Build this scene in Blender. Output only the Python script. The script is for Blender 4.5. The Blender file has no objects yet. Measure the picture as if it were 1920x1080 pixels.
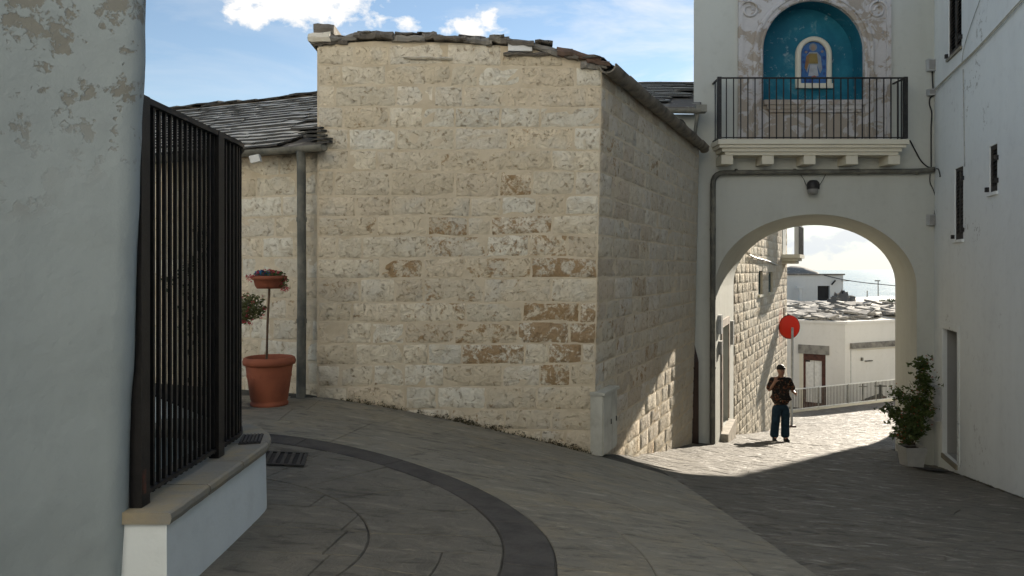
import bpy, bmesh, math, random
from mathutils import Vector, Matrix, noise as mnoise
R = math.radians
scene = bpy.context.scene
COL = scene.collection
# ------------------------------------------------------------------ camera
F = 1400.0                      # focal length in pixels of the 1920 px wide photograph
HOR = 505.0                     # row of the horizon
cam_d = bpy.data.cameras.new('camera'); cam = bpy.data.objects.new('camera', cam_d)
COL.objects.link(cam)
cam_d.sensor_width = 36.0; cam_d.lens = 36.0 * F / 1920.0
cam_d.shift_y = -(540 - HOR) / 1920.0
cam_d.clip_start = 0.05; cam_d.clip_end = 120000
cam.location = (0, 0, 0); cam.rotation_euler = (R(90), 0, 0)
scene.camera = cam
scene.render.resolution_x = 1024; scene.render.resolution_y = 576
# ------------------------------------------------------------------ light
SUN_AZ, SUN_EL = 33.0, 18.6     # degrees right of the view axis, degrees above the horizon
SUN_DIR = Vector((math.sin(R(SUN_AZ)) * math.cos(R(SUN_EL)), math.cos(R(SUN_AZ)) * math.cos(R(SUN_EL)), math.sin(R(SUN_EL))))
sun_d = bpy.data.lights.new('sun', 'SUN'); sun_d.energy = 4.0; sun_d.angle = R(0.53); sun_d.color = (1.0, 0.90, 0.76)
sun = bpy.data.objects.new('sun', sun_d); COL.objects.link(sun)
sun.location = (20, 30, 25); sun.rotation_euler = (-SUN_DIR).to_track_quat('-Z', 'Y').to_euler()
world = bpy.data.worlds.new('World'); scene.world = world; world.use_nodes = True
wt = world.node_tree; wt.nodes.clear()
def wn(t, **kw):
    n = wt.nodes.new(t)
    for k, v in kw.items(): setattr(n, k, v)
    return n
def wl(a, b): wt.links.new(a, b)
def wmath(op, a, b=None, c=None, clamp=False):
    n = wn('ShaderNodeMath', operation=op, use_clamp=clamp)
    for i, v in enumerate((a, b, c)):
        if v is None: continue
        if isinstance(v, (int, float)): n.inputs[i].default_value = v
        else: wl(v, n.inputs[i])
    return n.outputs[0]
sky = wn('ShaderNodeTexSky', sky_type='NISHITA'); sky.sun_disc = False
sky.sun_elevation = R(SUN_EL); sky.sun_rotation = R(SUN_AZ)
sky.altitude = 200; sky.air_density = 1.0; sky.dust_density = 0.06; sky.ozone_density = 1.2
tcw = wn('ShaderNodeTexCoord')
def wnoise(scale, detail, stretch, rough=0.55, dist=0.0):
    m = wn('ShaderNodeVectorMath', operation='MULTIPLY'); wl(tcw.outputs['Generated'], m.inputs[0]); m.inputs[1].default_value = stretch
    n = wn('ShaderNodeTexNoise'); n.inputs['Scale'].default_value = scale; n.inputs['Detail'].default_value = detail
    n.inputs['Roughness'].default_value = rough; n.inputs['Distortion'].default_value = dist
    wl(m.outputs[0], n.inputs['Vector']); return n.outputs['Fac']
def pdir(x, y): return Vector(((x - 960) / F, 1.0, (HOR - y) / F)).normalized()
def blob(x, y, rx, rz):
    """a soft patch of cloud somewhere in the sky: 1 at its middle, falling to 0"""
    d = wn('ShaderNodeVectorMath', operation='SUBTRACT'); wl(tcw.outputs['Generated'], d.inputs[0]); d.inputs[1].default_value = pdir(x, y)
    m = wn('ShaderNodeVectorMath', operation='MULTIPLY'); wl(d.outputs[0], m.inputs[0]); m.inputs[1].default_value = (1 / rx, 1 / rx, 1 / rz)
    l = wn('ShaderNodeVectorMath', operation='LENGTH'); wl(m.outputs[0], l.inputs[0])
    return wmath('SUBTRACT', 1.0, l.outputs['Value'], clamp=True)
puff = wnoise(26.0, 8, (1, 1, 1.5), 0.60, 0.25)
field = wnoise(2.2, 3, (1, 1, 2.6), 0.5)
wisp = wnoise(4.0, 6, (0.7, 0.7, 3.0), 0.62, 0.5)
amt = wmath('MULTIPLY', wmath('SUBTRACT', field, 0.63, clamp=True), 2.0)                     # scattered cumulus all over the sky
for bx, by, rx, rz in ((575, 2, .145, .050), (480, 28, .06, .025), (655, 12, .055, .04), (880, 48, .062, .030), (770, 46, .03, .018), (915, 40, .03, .022), (1500, 470, .14, .03), (1660, 440, .12, .02)):
    amt = wmath('MAXIMUM', amt, wmath('MULTIPLY', blob(bx, by, rx, rz), 0.70))
dens = wmath('MULTIPLY', wmath('SUBTRACT', wmath('ADD', amt, wmath('MULTIPLY', wmath('SUBTRACT', puff, 0.5), 1.5)), 0.24), 4.0, clamp=True)
dens = wmath('MULTIPLY', dens, wmath('MULTIPLY', amt, 5.0, clamp=True))
wsp = wmath('MULTIPLY', wmath('SUBTRACT', wisp, 0.40, clamp=True), 2.6, clamp=True)
wfield = wmath('MAXIMUM', wmath('MULTIPLY', blob(1210, 60, .30, .16), 2.6, clamp=True), 0.3)
wsp = wmath('ADD', wmath('MULTIPLY', wsp, wfield), 0.03)
tot = wmath('MAXIMUM', dens, wsp)
sepw = wn('ShaderNodeSeparateXYZ'); wl(tcw.outputs['Generated'], sepw.inputs[0])          # pale haze all round the horizon
hz = wn('ShaderNodeMapRange', interpolation_type='SMOOTHSTEP'); wl(sepw.outputs[2], hz.inputs[0])
hz.inputs[1].default_value = 0.16; hz.inputs[2].default_value = -0.01; hz.inputs[3].default_value = 0.0; hz.inputs[4].default_value = 0.86
mixc = wn('ShaderNodeMix', data_type='RGBA'); wl(tot, mixc.inputs['Factor'])
wl(sky.outputs[0], mixc.inputs[6]); mixc.inputs[7].default_value = (7.2, 7.0, 6.7, 1)
mixh = wn('ShaderNodeMix', data_type='RGBA'); wl(hz.outputs[0], mixh.inputs['Factor']); wl(mixc.outputs[2], mixh.inputs[6]); mixh.inputs[7].default_value = (5.0, 5.4, 5.7, 1)
bg = wn('ShaderNodeBackground'); wl(mixh.outputs[2], bg.inputs['Color']); bg.inputs['Strength'].default_value = 0.057
world.cycles.sampling_method = 'MANUAL'; world.cycles.sample_map_resolution = 512
wo = wn('ShaderNodeOutputWorld'); wl(bg.outputs[0], wo.inputs['Surface'])
# ------------------------------------------------------------------ exposure
vs = scene.view_settings
vs.view_transform = 'Standard'; vs.look = 'None'; vs.gamma = 1.0; vs.use_curve_mapping = False
vs.exposure = 1.45
scene.cycles.use_denoising = True; scene.cycles.use_adaptive_sampling = True; scene.cycles.adaptive_threshold = 0.02
scene.cycles.max_bounces = 6; scene.cycles.diffuse_bounces = 3
try: scene.cycles.sample_clamp_indirect = 6.0
except Exception: pass
# ================================================================== helpers
def px(x, y, Y):
    """point of the place at depth Y that the photograph shows at pixel x, y"""
    return Vector(((x - 960) / F * Y, Y, (HOR - y) / F * Y))
def lerp(a, b, t): return a + (b - a) * t
def clamp(v, a, b): return max(a, min(b, v))
class MB:
    def __init__(s): s.v = []; s.f = []; s.sm = []
    def face(s, pts, smooth=False):
        i = len(s.v); s.v += [tuple(p) for p in pts]; s.f.append(tuple(range(i, i + len(pts)))); s.sm.append(smooth)
    def grid(s, rows, smooth=True, closed=False):
        i0 = len(s.v); n = len(rows[0])
        for r in rows: s.v += [tuple(p) for p in r]
        for a in range(len(rows) - 1):
            for b in range(n if closed else n - 1):
                c = (b + 1) % n
                s.f.append((i0 + a * n + b, i0 + a * n + c, i0 + (a + 1) * n + c, i0 + (a + 1) * n + b)); s.sm.append(smooth)
    def hexa(s, P, smooth=False):
        """P: bottom ring of 4 (counter-clockwise), then top ring of 4"""
        i = len(s.v); s.v += [tuple(p) for p in P]
        for f in ((3, 2, 1, 0), (4, 5, 6, 7), (0, 1, 5, 4), (1, 2, 6, 5), (2, 3, 7, 6), (3, 0, 4, 7)):
            s.f.append(tuple(i + k for k in f)); s.sm.append(smooth)
    def box(s, a, b):
        x0, y0, z0 = a; x1, y1, z1 = b
        s.hexa([(x0, y0, z0), (x1, y0, z0), (x1, y1, z0), (x0, y1, z0), (x0, y0, z1), (x1, y0, z1), (x1, y1, z1), (x0, y1, z1)])
    def obox(s, c, ax, ay, az):
        c = Vector(c); ax = Vector(ax); ay = Vector(ay); az = Vector(az)
        s.hexa([c - ax - ay - az, c + ax - ay - az, c + ax + ay - az, c - ax + ay - az, c - ax - ay + az, c + ax - ay + az, c + ax + ay + az, c - ax + ay + az])
    def prism(s, poly, z0, z1):
        """poly: counter-clockwise xy points; z0/z1 number or function of (x, y)"""
        g0 = z0 if callable(z0) else (lambda x, y: z0); g1 = z1 if callable(z1) else (lambda x, y: z1)
        n = len(poly)
        s.face([(x, y, g1(x, y)) for x, y in poly]); s.face([(x, y, g0(x, y)) for x, y in reversed(poly)])
        for i in range(n):
            (xa, ya), (xb, yb) = poly[i], poly[(i + 1) % n]
            s.face([(xa, ya, g0(xa, ya)), (xb, yb, g0(xb, yb)), (xb, yb, g1(xb, yb)), (xa, ya, g1(xa, ya))])
    def tube(s, pts, r, n=8, caps=True):
        pts = [Vector(p) for p in pts]; rows = []
        rr = r if isinstance(r, (list, tuple)) else [r] * len(pts)
        t0 = (pts[1] - pts[0]).normalized(); ref = Vector((0, 0, 1)) if abs(t0.z) < .9 else Vector((0, 1, 0))
        a = t0.cross(ref).normalized()
        for i, p in enumerate(pts):
            t = (pts[min(i + 1, len(pts) - 1)] - pts[max(i - 1, 0)]).normalized()
            a = (a - t * a.dot(t)).normalized(); b = t.cross(a)
            rows.append([p + (a * math.cos(k / n * 2 * math.pi) + b * math.sin(k / n * 2 * math.pi)) * rr[i] for k in range(n)])
        s.grid(rows, True, True)
        if caps: s.face(list(reversed(rows[0]))); s.face(rows[-1])
    def lathe(s, c, prof, n=24):
        c = Vector(c)
        rows = [[c + Vector((r * math.cos(k / n * 2 * math.pi), r * math.sin(k / n * 2 * math.pi), z)) for k in range(n)] for r, z in prof]
        s.grid(rows, True, True)
    def build(s, name, mat, parent=None, loc=None):
        me = bpy.data.meshes.new(name); me.from_pydata(s.v, [], s.f)
        me.polygons.foreach_set('use_smooth', s.sm); me.update()
        return put(name, me, mat, parent, loc)
WLOC = {}
def put(name, me, mat, parent=None, loc=None, rot=None):
    o = bpy.data.objects.new(name, me); COL.objects.link(o)
    if mat is not None and not me.materials: me.materials.append(mat)
    l = Vector(loc) if loc is not None else Vector((0, 0, 0))
    WLOC[o.name] = l
    if parent is not None:
        o.parent = parent; l = l - WLOC[parent.name]
    o.location = l
    if rot is not None: o.rotation_euler = rot
    return o
def empty(name, loc):
    o = bpy.data.objects.new(name, None); COL.objects.link(o); o.location = loc; o.empty_display_size = .2
    WLOC[o.name] = Vector(loc); return o
def tag(o, label, cat, group=None, kind=None):
    o['label'] = label; o['category'] = cat
    if group: o['group'] = group
    if kind: o['kind'] = kind
    return o
def struct(o, label=None):
    o['kind'] = 'structure'
    if label: o['label'] = label
    return o
def stuff(o): o['kind'] = 'stuff'; return o
# ------------------------------------------------------------------ materials
class NT:
    def __init__(s, name):
        s.m = bpy.data.materials.new(name); s.m.use_nodes = True; s.t = s.m.node_tree; s.t.nodes.clear()
        s.out = s.n('ShaderNodeOutputMaterial'); s.b = s.n('ShaderNodeBsdfPrincipled'); s.l(s.b.outputs[0], s.out.inputs[0])
        s.tc = s.n('ShaderNodeTexCoord'); s.co = s.tc.outputs['Object']
    def n(s, t, **kw):
        n = s.t.nodes.new(t)
        for k, v in kw.items(): setattr(n, k, v)
        return n
    def l(s, a, b): s.t.links.new(a, b)
    def set(s, sock, v):
        if isinstance(v, (int, float)): sock.default_value = v
        elif isinstance(v, (tuple, list)): sock.default_value = (*v, 1) if len(v) == 3 and sock.type == 'RGBA' else v
        else: s.l(v, sock)
    def math(s, op, a, b=0.0, clamp=False):
        n = s.n('ShaderNodeMath', operation=op, use_clamp=clamp); s.set(n.inputs[0], a); s.set(n.inputs[1], b); return n.outputs[0]
    def scaled(s, v, co=None):
        n = s.n('ShaderNodeVectorMath', operation='MULTIPLY'); s.l(co or s.co, n.inputs[0]); n.inputs[1].default_value = v; return n.outputs[0]
    def noise(s, scale, detail=4, rough=.55, dist=0., co=None):
        n = s.n('ShaderNodeTexNoise'); n.inputs['Scale'].default_value = scale; n.inputs['Detail'].default_value = detail
        n.inputs['Roughness'].default_value = rough; n.inputs['Distortion'].default_value = dist
        s.l(co or s.co, n.inputs['Vector']); return n.outputs['Fac']
    def voro(s, scale, feature='F1', co=None, rnd=1.0):
        n = s.n('ShaderNodeTexVoronoi', feature=feature); n.inputs['Scale'].default_value = scale; n.inputs['Randomness'].default_value = rnd
        s.l(co or s.co, n.inputs['Vector']); return n
    def ramp(s, f, stops):
        n = s.n('ShaderNodeValToRGB'); s.set(n.inputs[0], f); e = n.color_ramp.elements
        while len(e) < len(stops): e.new(.5)
        for k, (p, c) in enumerate(stops):
            e[k].position = p; e[k].color = (*c, 1) if isinstance(c, (tuple, list)) else (c, c, c, 1)
        return n.outputs[0]
    def step(s, f, a, b):
        n = s.n('ShaderNodeMapRange', interpolation_type='SMOOTHSTEP'); s.set(n.inputs[0], f); n.inputs[1].default_value = a; n.inputs[2].default_value = b
        return n.outputs[0]
    def mix(s, f, a, b, mode='MIX'):
        n = s.n('ShaderNodeMix', data_type='RGBA', blend_type=mode); s.set(n.inputs['Factor'], f)
        s.set(n.inputs[6], a); s.set(n.inputs[7], b); return n.outputs[2]
    def bump(s, h, strength=.3, dist=.01, prev=None):
        n = s.n('ShaderNodeBump'); n.inputs['Strength'].default_value = strength; n.inputs['Distance'].default_value = dist
        s.l(h, n.inputs['Height'])
        if prev is not None: s.l(prev, n.inputs['Normal'])
        return n.outputs[0]
    def done(s, color, rough=.8, normal=None, spec=.3, metal=0.):
        s.set(s.b.inputs['Base Color'], color); s.set(s.b.inputs['Roughness'], rough); s.b.inputs['Specular IOR Level'].default_value = spec
        s.b.inputs['Metallic'].default_value = metal
        if normal is not None: s.l(normal, s.b.inputs['Normal'])
        return s.m
def plaster(name, base=(.66, .66, .62), stain=(.50, .49, .44), amount=.5, bump=.35, flake=None, high=None):
    """limewashed wall: brushed coats, faint vertical runs, hairline unevenness; flake = (colour, threshold)"""
    t = NT(name)
    big = t.noise(.55, 3, .6); runs = t.noise(1.4, 4, .6, co=t.scaled((1.6, 1.6, .28)))
    f = t.step(t.math('ADD', t.math('MULTIPLY', big, .5), t.math('MULTIPLY', runs, .5)), .38, .72)
    c = t.mix(t.math('MULTIPLY', f, amount), base, stain)
    lump = t.noise(6, 6, .58)
    c = t.mix(t.math('MULTIPLY', t.step(lump, .50, .8), .22), c, tuple(k * .72 for k in stain))
    h = lump
    if flake:
        col, a, b = flake
        fl = t.math('MULTIPLY', t.step(t.noise(8.5, 6, .70), a, a + .05), t.step(t.noise(.8, 2), b, b + .1))
        if high is not None:      # only up where the rain gets at the coat
            sx = t.n('ShaderNodeSeparateXYZ'); t.l(t.co, sx.inputs[0])
            fl = t.math('MULTIPLY', fl, t.step(t.math('ADD', sx.outputs[2], t.math('MULTIPLY', t.noise(1.3, 3), 1.0)), high + .35, high + .75))
        c = t.mix(fl, c, col); h = t.math('SUBTRACT', h, t.math('MULTIPLY', fl, .35))
    return t.done(c, .88, t.bump(h, bump, .018), .2)
def simple(name, col, rough=.6, var=.25, scale=8, bump=.1, metal=0., spec=.3, alt=None):
    t = NT(name); alt = alt or tuple(k * (1 - var * 1.6) for k in col)
    f = t.step(t.noise(scale, 6, .62), .38, .7)
    c = t.mix(f, col, alt)
    return t.done(c, rough, t.bump(t.noise(scale * 6, 4, .6), bump, .006), spec, metal)
def stone_mat(name, bump=1.0, wash=1.0):
    """rough dressed limestone; the object's colour tints each block, its alpha says how much brown weathering it carries"""
    t = NT(name); oi = t.n('ShaderNodeObjectInfo')
    n1 = t.noise(9, 5, .62, .5); n2 = t.noise(30, 4, .65, .8); n3 = t.noise(2.4, 3)
    c = t.mix(t.math('MULTIPLY', t.step(n1, .42, .70), .7), oi.outputs['Color'], (.55, .47, .34))
    c = t.mix(t.math('MULTIPLY', t.step(n3, .50, .72), .45), c, (.62, .60, .53))
    thr = t.math('SUBTRACT', .645, t.math('MULTIPLY', oi.outputs['Alpha'], .235))
    bf = t.math('ADD', t.math('MULTIPLY', t.noise(6.5, 5, .70, .9), .70), t.math('MULTIPLY', n2, .30))
    br = t.math('MULTIPLY', t.math('SUBTRACT', bf, thr), 12.0, clamp=True)
    c = t.mix(t.math('MULTIPLY', br, .85), c, t.mix(n1, (.40, .245, .10), (.25, .155, .075)))
    pit = t.step(t.noise(17, 4, .74, .7), .565, .66)
    c = t.mix(t.math('MULTIPLY', pit, .62), c, (.34, .235, .13))
    h = t.math('ADD', n1, t.math('MULTIPLY', n2, .35))
    h = t.math('SUBTRACT', h, t.math('MULTIPLY', pit, .18))
    return t.done(c, .92, t.bump(h, 1.0 * bump, .042), .15)
def mortar_mat(name, col=(.63, .54, .40), dark=(.54, .45, .32)):
    t = NT(name); n1 = t.noise(4, 6, .6); n2 = t.noise(30, 5, .65)
    c = t.mix(t.step(n1, .4, .7), col, dark); c = t.mix(t.math('MULTIPLY', t.step(n2, .55, .75), .3), c, (.36, .30, .22))
    return t.done(c, .95, t.bump(t.math('ADD', n1, t.math('MULTIPLY', n2, .4)), .6, .02), .1)
def slate_mat(name, base=(.30, .28, .245), lichen=(.47, .45, .39), dark=(.12, .115, .105)):
    t = NT(name); oi = t.n('ShaderNodeObjectInfo')
    n1 = t.noise(3.5, 7, .65, .4); n2 = t.noise(18, 6, .65)
    c = t.mix(oi.outputs['Random'], base, tuple(k * .72 for k in base))
    c = t.mix(t.step(n1, .52, .72), c, lichen); c = t.mix(t.step(n2, .56, .74), c, dark)
    return t.done(c, .9, t.bump(t.math('ADD', n1, t.math('MULTIPLY', n2, .5)), .6, .02), .2)
M = {}
M['plaster_gate'] = plaster('limewash_gatehouse', (.54, .55, .50), (.44, .445, .39), .6)
M['plaster_right'] = plaster('limewash_townhouse', (.76, .79, .77), (.64, .66, .64), .5, .4, ((.40, .40, .37), .56, .56))
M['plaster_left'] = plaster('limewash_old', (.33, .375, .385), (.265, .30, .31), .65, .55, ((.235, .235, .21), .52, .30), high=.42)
M['plaster_low'] = plaster('limewash_parapet', (.68, .73, .74), (.55, .59, .60), .5, .5, ((.45, .44, .4), .66, .6))
M['plaster_far'] = plaster('limewash_far', (.66, .65, .61), (.57, .56, .51), .5, .25)
M['plaster_bounce'] = plaster('limewash_bounce_house', (.80, .80, .77), (.74, .73, .69), .5, .25)
M['stone'] = stone_mat('limestone_block')
M['stone_far'] = stone_mat('limestone_far', 1.0)
M['mortar'] = mortar_mat('lime_mortar')
M['slate'] = slate_mat('stone_slate')
M['slate_dark'] = slate_mat('stone_slate_dark', (.19, .17, .145), (.40, .37, .30), (.07, .065, .058))
M['slate_pale'] = slate_mat('stone_slate_pale', (.78, .72, .60), (.82, .77, .66), (.34, .31, .26))  # pale limestone, whitened further to stand in for sun on the tops
M['iron'] = simple('black_iron', (.011, .010, .010), .5, .3, 20, .15, 0.0, .28)
M['iron_dark'] = simple('dark_railing_iron', (.03, .028, .027), .5, .3, 20, .1)
M['rust'] = simple('rusty_iron', (.045, .028, .02), .6, .3, 20, .2, 0., .3, (.11, .03, .02))
M['zinc'] = simple('weathered_pipe_backlit_post', (.24, .23, .19), .6, .4, 5, .25, 0., .3, (.10, .10, .085))
M['zinc_dark'] = simple('dirty_pipe_backlit_bar', (.10, .10, .085), .6, .4, 4, .3, 0., .3, (.20, .19, .155))
M['clay_gutter'] = simple('old_clay_channel', (.23, .20, .16), .85, .4, 5, .5, 0., .2, (.10, .095, .08))
M['terracotta'] = simple('terracotta', (.33, .105, .055), .75, .2, 4, .15, 0., .25, (.25, .08, .045))
M['terracotta_old'] = simple('old_roof_tile', (.17, .11, .085), .9, .3, 5, .4, 0., .2, (.12, .09, .07))
M['white_paint'] = simple('white_painted_metal', (.72, .72, .68), .45, .1, 6, .05)
M['cream_box'] = simple('cream_cabinet', (.50, .49, .42), .5, .12, 3.0, .1, 0., .35, (.36, .34, .28))
M['cream_stucco'] = plaster('cream_stucco', (.66, .62, .50), (.56, .52, .41), .5, .25)
M['cap'] = simple('cap_stone', (.235, .225, .195), .8, .3, 5, .8, 0., .25, (.30, .255, .17))
M['asphalt'] = simple('dark_paving_strip', (.088, .08, .07), .75, .3, 5, .8, 0., .3, (.055, .05, .045))
M['grate'] = simple('cast_iron_grate', (.05, .048, .045), .55, .3, 12, .2)
M['red'] = simple('red_plastic', (.62, .06, .025), .4, .12, 3, .02)
M['brown_wood'] = simple('brown_painted_wood', (.085, .035, .025), .6, .3, 6, .2)
M['brown_metal'] = simple('brown_metal_cover', (.045, .027, .02), .5, .3, 5, .1)
M['shutter'] = simple('dark_shutter_wood', (.055, .05, .045), .65, .3, 8, .2)
M['shutter_green'] = simple('green_shutter_wood', (.06, .09, .075), .6, .3, 8, .2)
M['dark_inside'] = simple('dark_interior', (.03, .028, .027), .8, .2, 3, .1)
M['grey_door'] = simple('grey_door_paint', (.30, .295, .275), .6, .15, 3, .15)
M['wood_post'] = simple('post_wood', (.17, .11, .07), .7, .3, 8, .2)
M['cable'] = simple('black_cable', (.02, .02, .02), .5, .2, 10, .02)
M['cable_white'] = simple('grey_white_cable', (.45, .45, .42), .5, .2, 10, .02)
M['cable_tan'] = simple('tan_cable', (.52, .48, .38), .55, .2, 10, .02)
M['box_grey'] = simple('grey_plastic_box', (.45, .46, .45), .5, .15, 6, .05)
M['planter'] = simple('grey_plastic_planter', (.40, .40, .375), .6, .12, 3, .08, 0., .3)
M['soil'] = simple('potting_soil', (.05, .038, .028), .95, .3, 20, .6)
M['glass_lamp'] = simple('lamp_glass', (.22, .22, .205), .15, .1, 4, .0, 0., .6)
def leaf_mat(name, a, b, trans=.25):
    t = NT(name); oi = t.n('ShaderNodeNewGeometry')
    c = t.mix(oi.outputs['Random Per Island'], a, b)
    t.b.inputs['Transmission Weight'].default_value = 0.0
    m = t.done(c, .5, None, .35)
    tr = t.n('ShaderNodeBsdfTranslucent'); t.l(c, tr.inputs[0])
    mx = t.n('ShaderNodeMixShader'); mx.inputs[0].default_value = trans
    t.l(t.b.outputs[0], mx.inputs[1]); t.l(tr.outputs[0], mx.inputs[2]); t.l(mx.outputs[0], t.out.inputs[0])
    return m
M['leaf'] = leaf_mat('shrub_leaf', (.045, .075, .02), (.10, .13, .035))
M['leaf_dark'] = leaf_mat('dark_leaf', (.03, .05, .018), (.06, .085, .03))
M['petal'] = leaf_mat('red_petal', (.45, .03, .04), (.55, .08, .12), .2)
M['petal_orange'] = leaf_mat('orange_petal', (.40, .10, .03), (.32, .06, .03), .2)
M['stem'] = simple('woody_stem', (.10, .075, .05), .8, .3, 20, .3)
# ================================================================== ground
def street_z(x, y): return -3.39 - .0946 * (x - 3.94) - .132 * (y - 14.5)
def rail_y(x): return 32.0 + .5 * (clamp(x, 9, 22) - 12)
def G(x, y):
    xs = clamp(x, 1.8, 13); yc = max(y, -6)
    if yc <= 18: b = street_z(xs, yc)
    else:
        ry = rail_y(x); t = clamp((yc - 18) / (ry - 18), 0, 1)
        b = lerp(street_z(xs, 18), -6.12, t)
        if yc > ry + .25: b = lerp(-6.12, -7.25, clamp((yc - ry - .25) / .5, 0, 1))
        if yc > 44: b = -7.25 - (yc - 44) * .055 if yc < 700 else -43.3 - (yc - 700) * .03
    if x < 1.8:
        t = clamp((x + 2.4) / 4.2, 0, 1) ** 1.3
        zt = -1.5 + t * (b + 1.5)
        b = lerp(zt, b, clamp((yc - 25) / 30, 0, 1))
    return b
def axis(dense0, dense1, step, lo, hi):
    a = []; v = dense0
    while v <= dense1 + 1e-6: a.append(v); v += step
    s = step; v = dense1
    while v < hi: s *= 1.5; v = min(v + s, hi); a.append(v)
    s = step; v = dense0
    while v > lo: s *= 1.5; v = max(v - s, lo); a.insert(0, v)
    return a
xs = axis(-4, 20, .4, -900, 1400); ys = axis(-2, 46, .4, -300, 1600)
mb = MB(); mb.grid([[(x, y, G(x, y) - .035) for x in xs] for y in ys], True)
t = NT('earth_and_mortar'); n1 = t.noise(.8, 6); n2 = t.noise(20, 5, .65)
earth = t.done(t.mix(n1, (.12, .108, .088), t.mix(n2, (.15, .135, .11), (.09, .08, .065))), .95, t.bump(n2, .5, .02), .1)
ground = struct(mb.build('ground', earth))
# sea
t = NT('sea_water'); w1 = t.noise(.035, 6, .62, .3, co=t.scaled((1, .55, 1))); w2 = t.noise(.006, 4)
sea_m = t.done((.02, .055, .085), t.math('ADD', .03, t.math('MULTIPLY', t.noise(.012, 5, .7, .5, co=t.scaled((1, .35, 1))), .18)), t.bump(t.math('ADD', w1, t.math('MULTIPLY', w2, .5)), 1.0, 4.0), .3)
mb = MB(); mb.face([(-60000, 900, -52), (60000, 900, -52), (60000, 90000, -52), (-60000, 90000, -52)])
struct(mb.build('sea', sea_m))
# ------------------------------------------------------------------ paving materials
def paving_mat(name, base, alt, stain, bump, bscale, rough, spec, aniso=(1, 1, 1), polish=0.):
    t = NT(name); oi = t.n('ShaderNodeObjectInfo'); geo = t.n('ShaderNodeNewGeometry')
    rnd = t.math('FRACT', t.math('ADD', oi.outputs['Random'], geo.outputs['Random Per Island']))
    n1 = t.noise(2.2, 5, .62, .3); n2 = t.noise(bscale, 6, .62, .5, co=t.scaled(aniso)); n3 = t.noise(.7, 4)
    c = t.mix(rnd, base, alt); c = t.mix(t.math('MULTIPLY', t.step(n1, .45, .72), .6), c, stain)
    c = t.mix(t.math('MULTIPLY', t.step(n3, .48, .72), .4), c, tuple(k * .75 for k in base))
    streak = t.noise(3.0, 6, .70, .6, co=t.scaled((1, 3.2, 1)))
    c = t.mix(t.math('MULTIPLY', t.step(streak, .54, .66), .75), c, tuple(k * .36 for k in base)); c = t.mix(t.math('MULTIPLY', t.step(streak, .45, .32), .55), c, tuple(k * 1.6 for k in base))  # ripple glints and dark streaks painted into the colour
    c = t.mix(t.math('MULTIPLY', t.step(n2, .50, .34), .55), c, tuple(k * .5 for k in base))  # low spots darkened: relief shade put into the colour
    h = t.math('ADD', n2, t.math('MULTIPLY', streak, .6))
    r = t.math('ADD', rough - .12, t.math('MULTIPLY', n2, .24))
    if polish: r = t.math('SUBTRACT', r, t.math('MULTIPLY', t.step(streak, .47, .36), polish))      # trodden ridges
    return t.done(c, r, t.bump(h, min(1, bump), .04 * max(1, bump)), spec)
M['slab'] = paving_mat('terrace_slab', (.165, .152, .122), (.14, .13, .106), (.21, .19, .15), .8, 6, .62, .25)
M['slab_outer'] = paving_mat('terrace_outer_slab', (.27, .245, .19), (.215, .196, .154), (.33, .275, .18), .9, 5, .68, .3, (1, 1.7, 1))
M['cobble'] = paving_mat('street_stone', (.20, .182, .148), (.165, .15, .122), (.14, .127, .104), 2.0, 6, .74, .22, (.7, 2.0, 1), .34)
# ------------------------------------------------------------------ polygon helpers
def clip_half(poly, nx, ny, d):
    """keep the side where nx*x + ny*y <= d"""
    out = []
    for i in range(len(poly)):
        a = poly[i]; b = poly[(i + 1) % len(poly)]
        da = nx * a[0] + ny * a[1] - d; db = nx * b[0] + ny * b[1] - d
        if da <= 0: out.append(a)
        if (da < 0 < db) or (db < 0 < da):
            k = da / (da - db); out.append((a[0] + (b[0] - a[0]) * k, a[1] + (b[1] - a[1]) * k))
    return out
def area(p): return .5 * sum(p[i][0] * p[(i + 1) % len(p)][1] - p[(i + 1) % len(p)][0] * p[i][1] for i in range(len(p)))
def shrink(poly, d):
    c = (sum(p[0] for p in poly) / len(poly), sum(p[1] for p in poly) / len(poly)); out = []
    n = len(poly)
    for i in range(n):
        a, b, e = poly[i - 1], poly[i], poly[(i + 1) % n]
        e1 = Vector((b[0] - a[0], b[1] - a[1])); e2 = Vector((e[0] - b[0], e[1] - b[1]))
        if e1.length < 1e-6 or e2.length < 1e-6: out.append(b); continue
        n1 = Vector((-e1.y, e1.x)).normalized(); n2 = Vector((-e2.y, e2.x)).normalized(); m = n1 + n2
        if m.length < .2: out.append((b[0] + n1.x * d, b[1] + n1.y * d)); continue
        m = m / max(m.length_squared * .5, .5)
        out.append((b[0] + m.x * d, b[1] + m.y * d))
    return out
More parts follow.
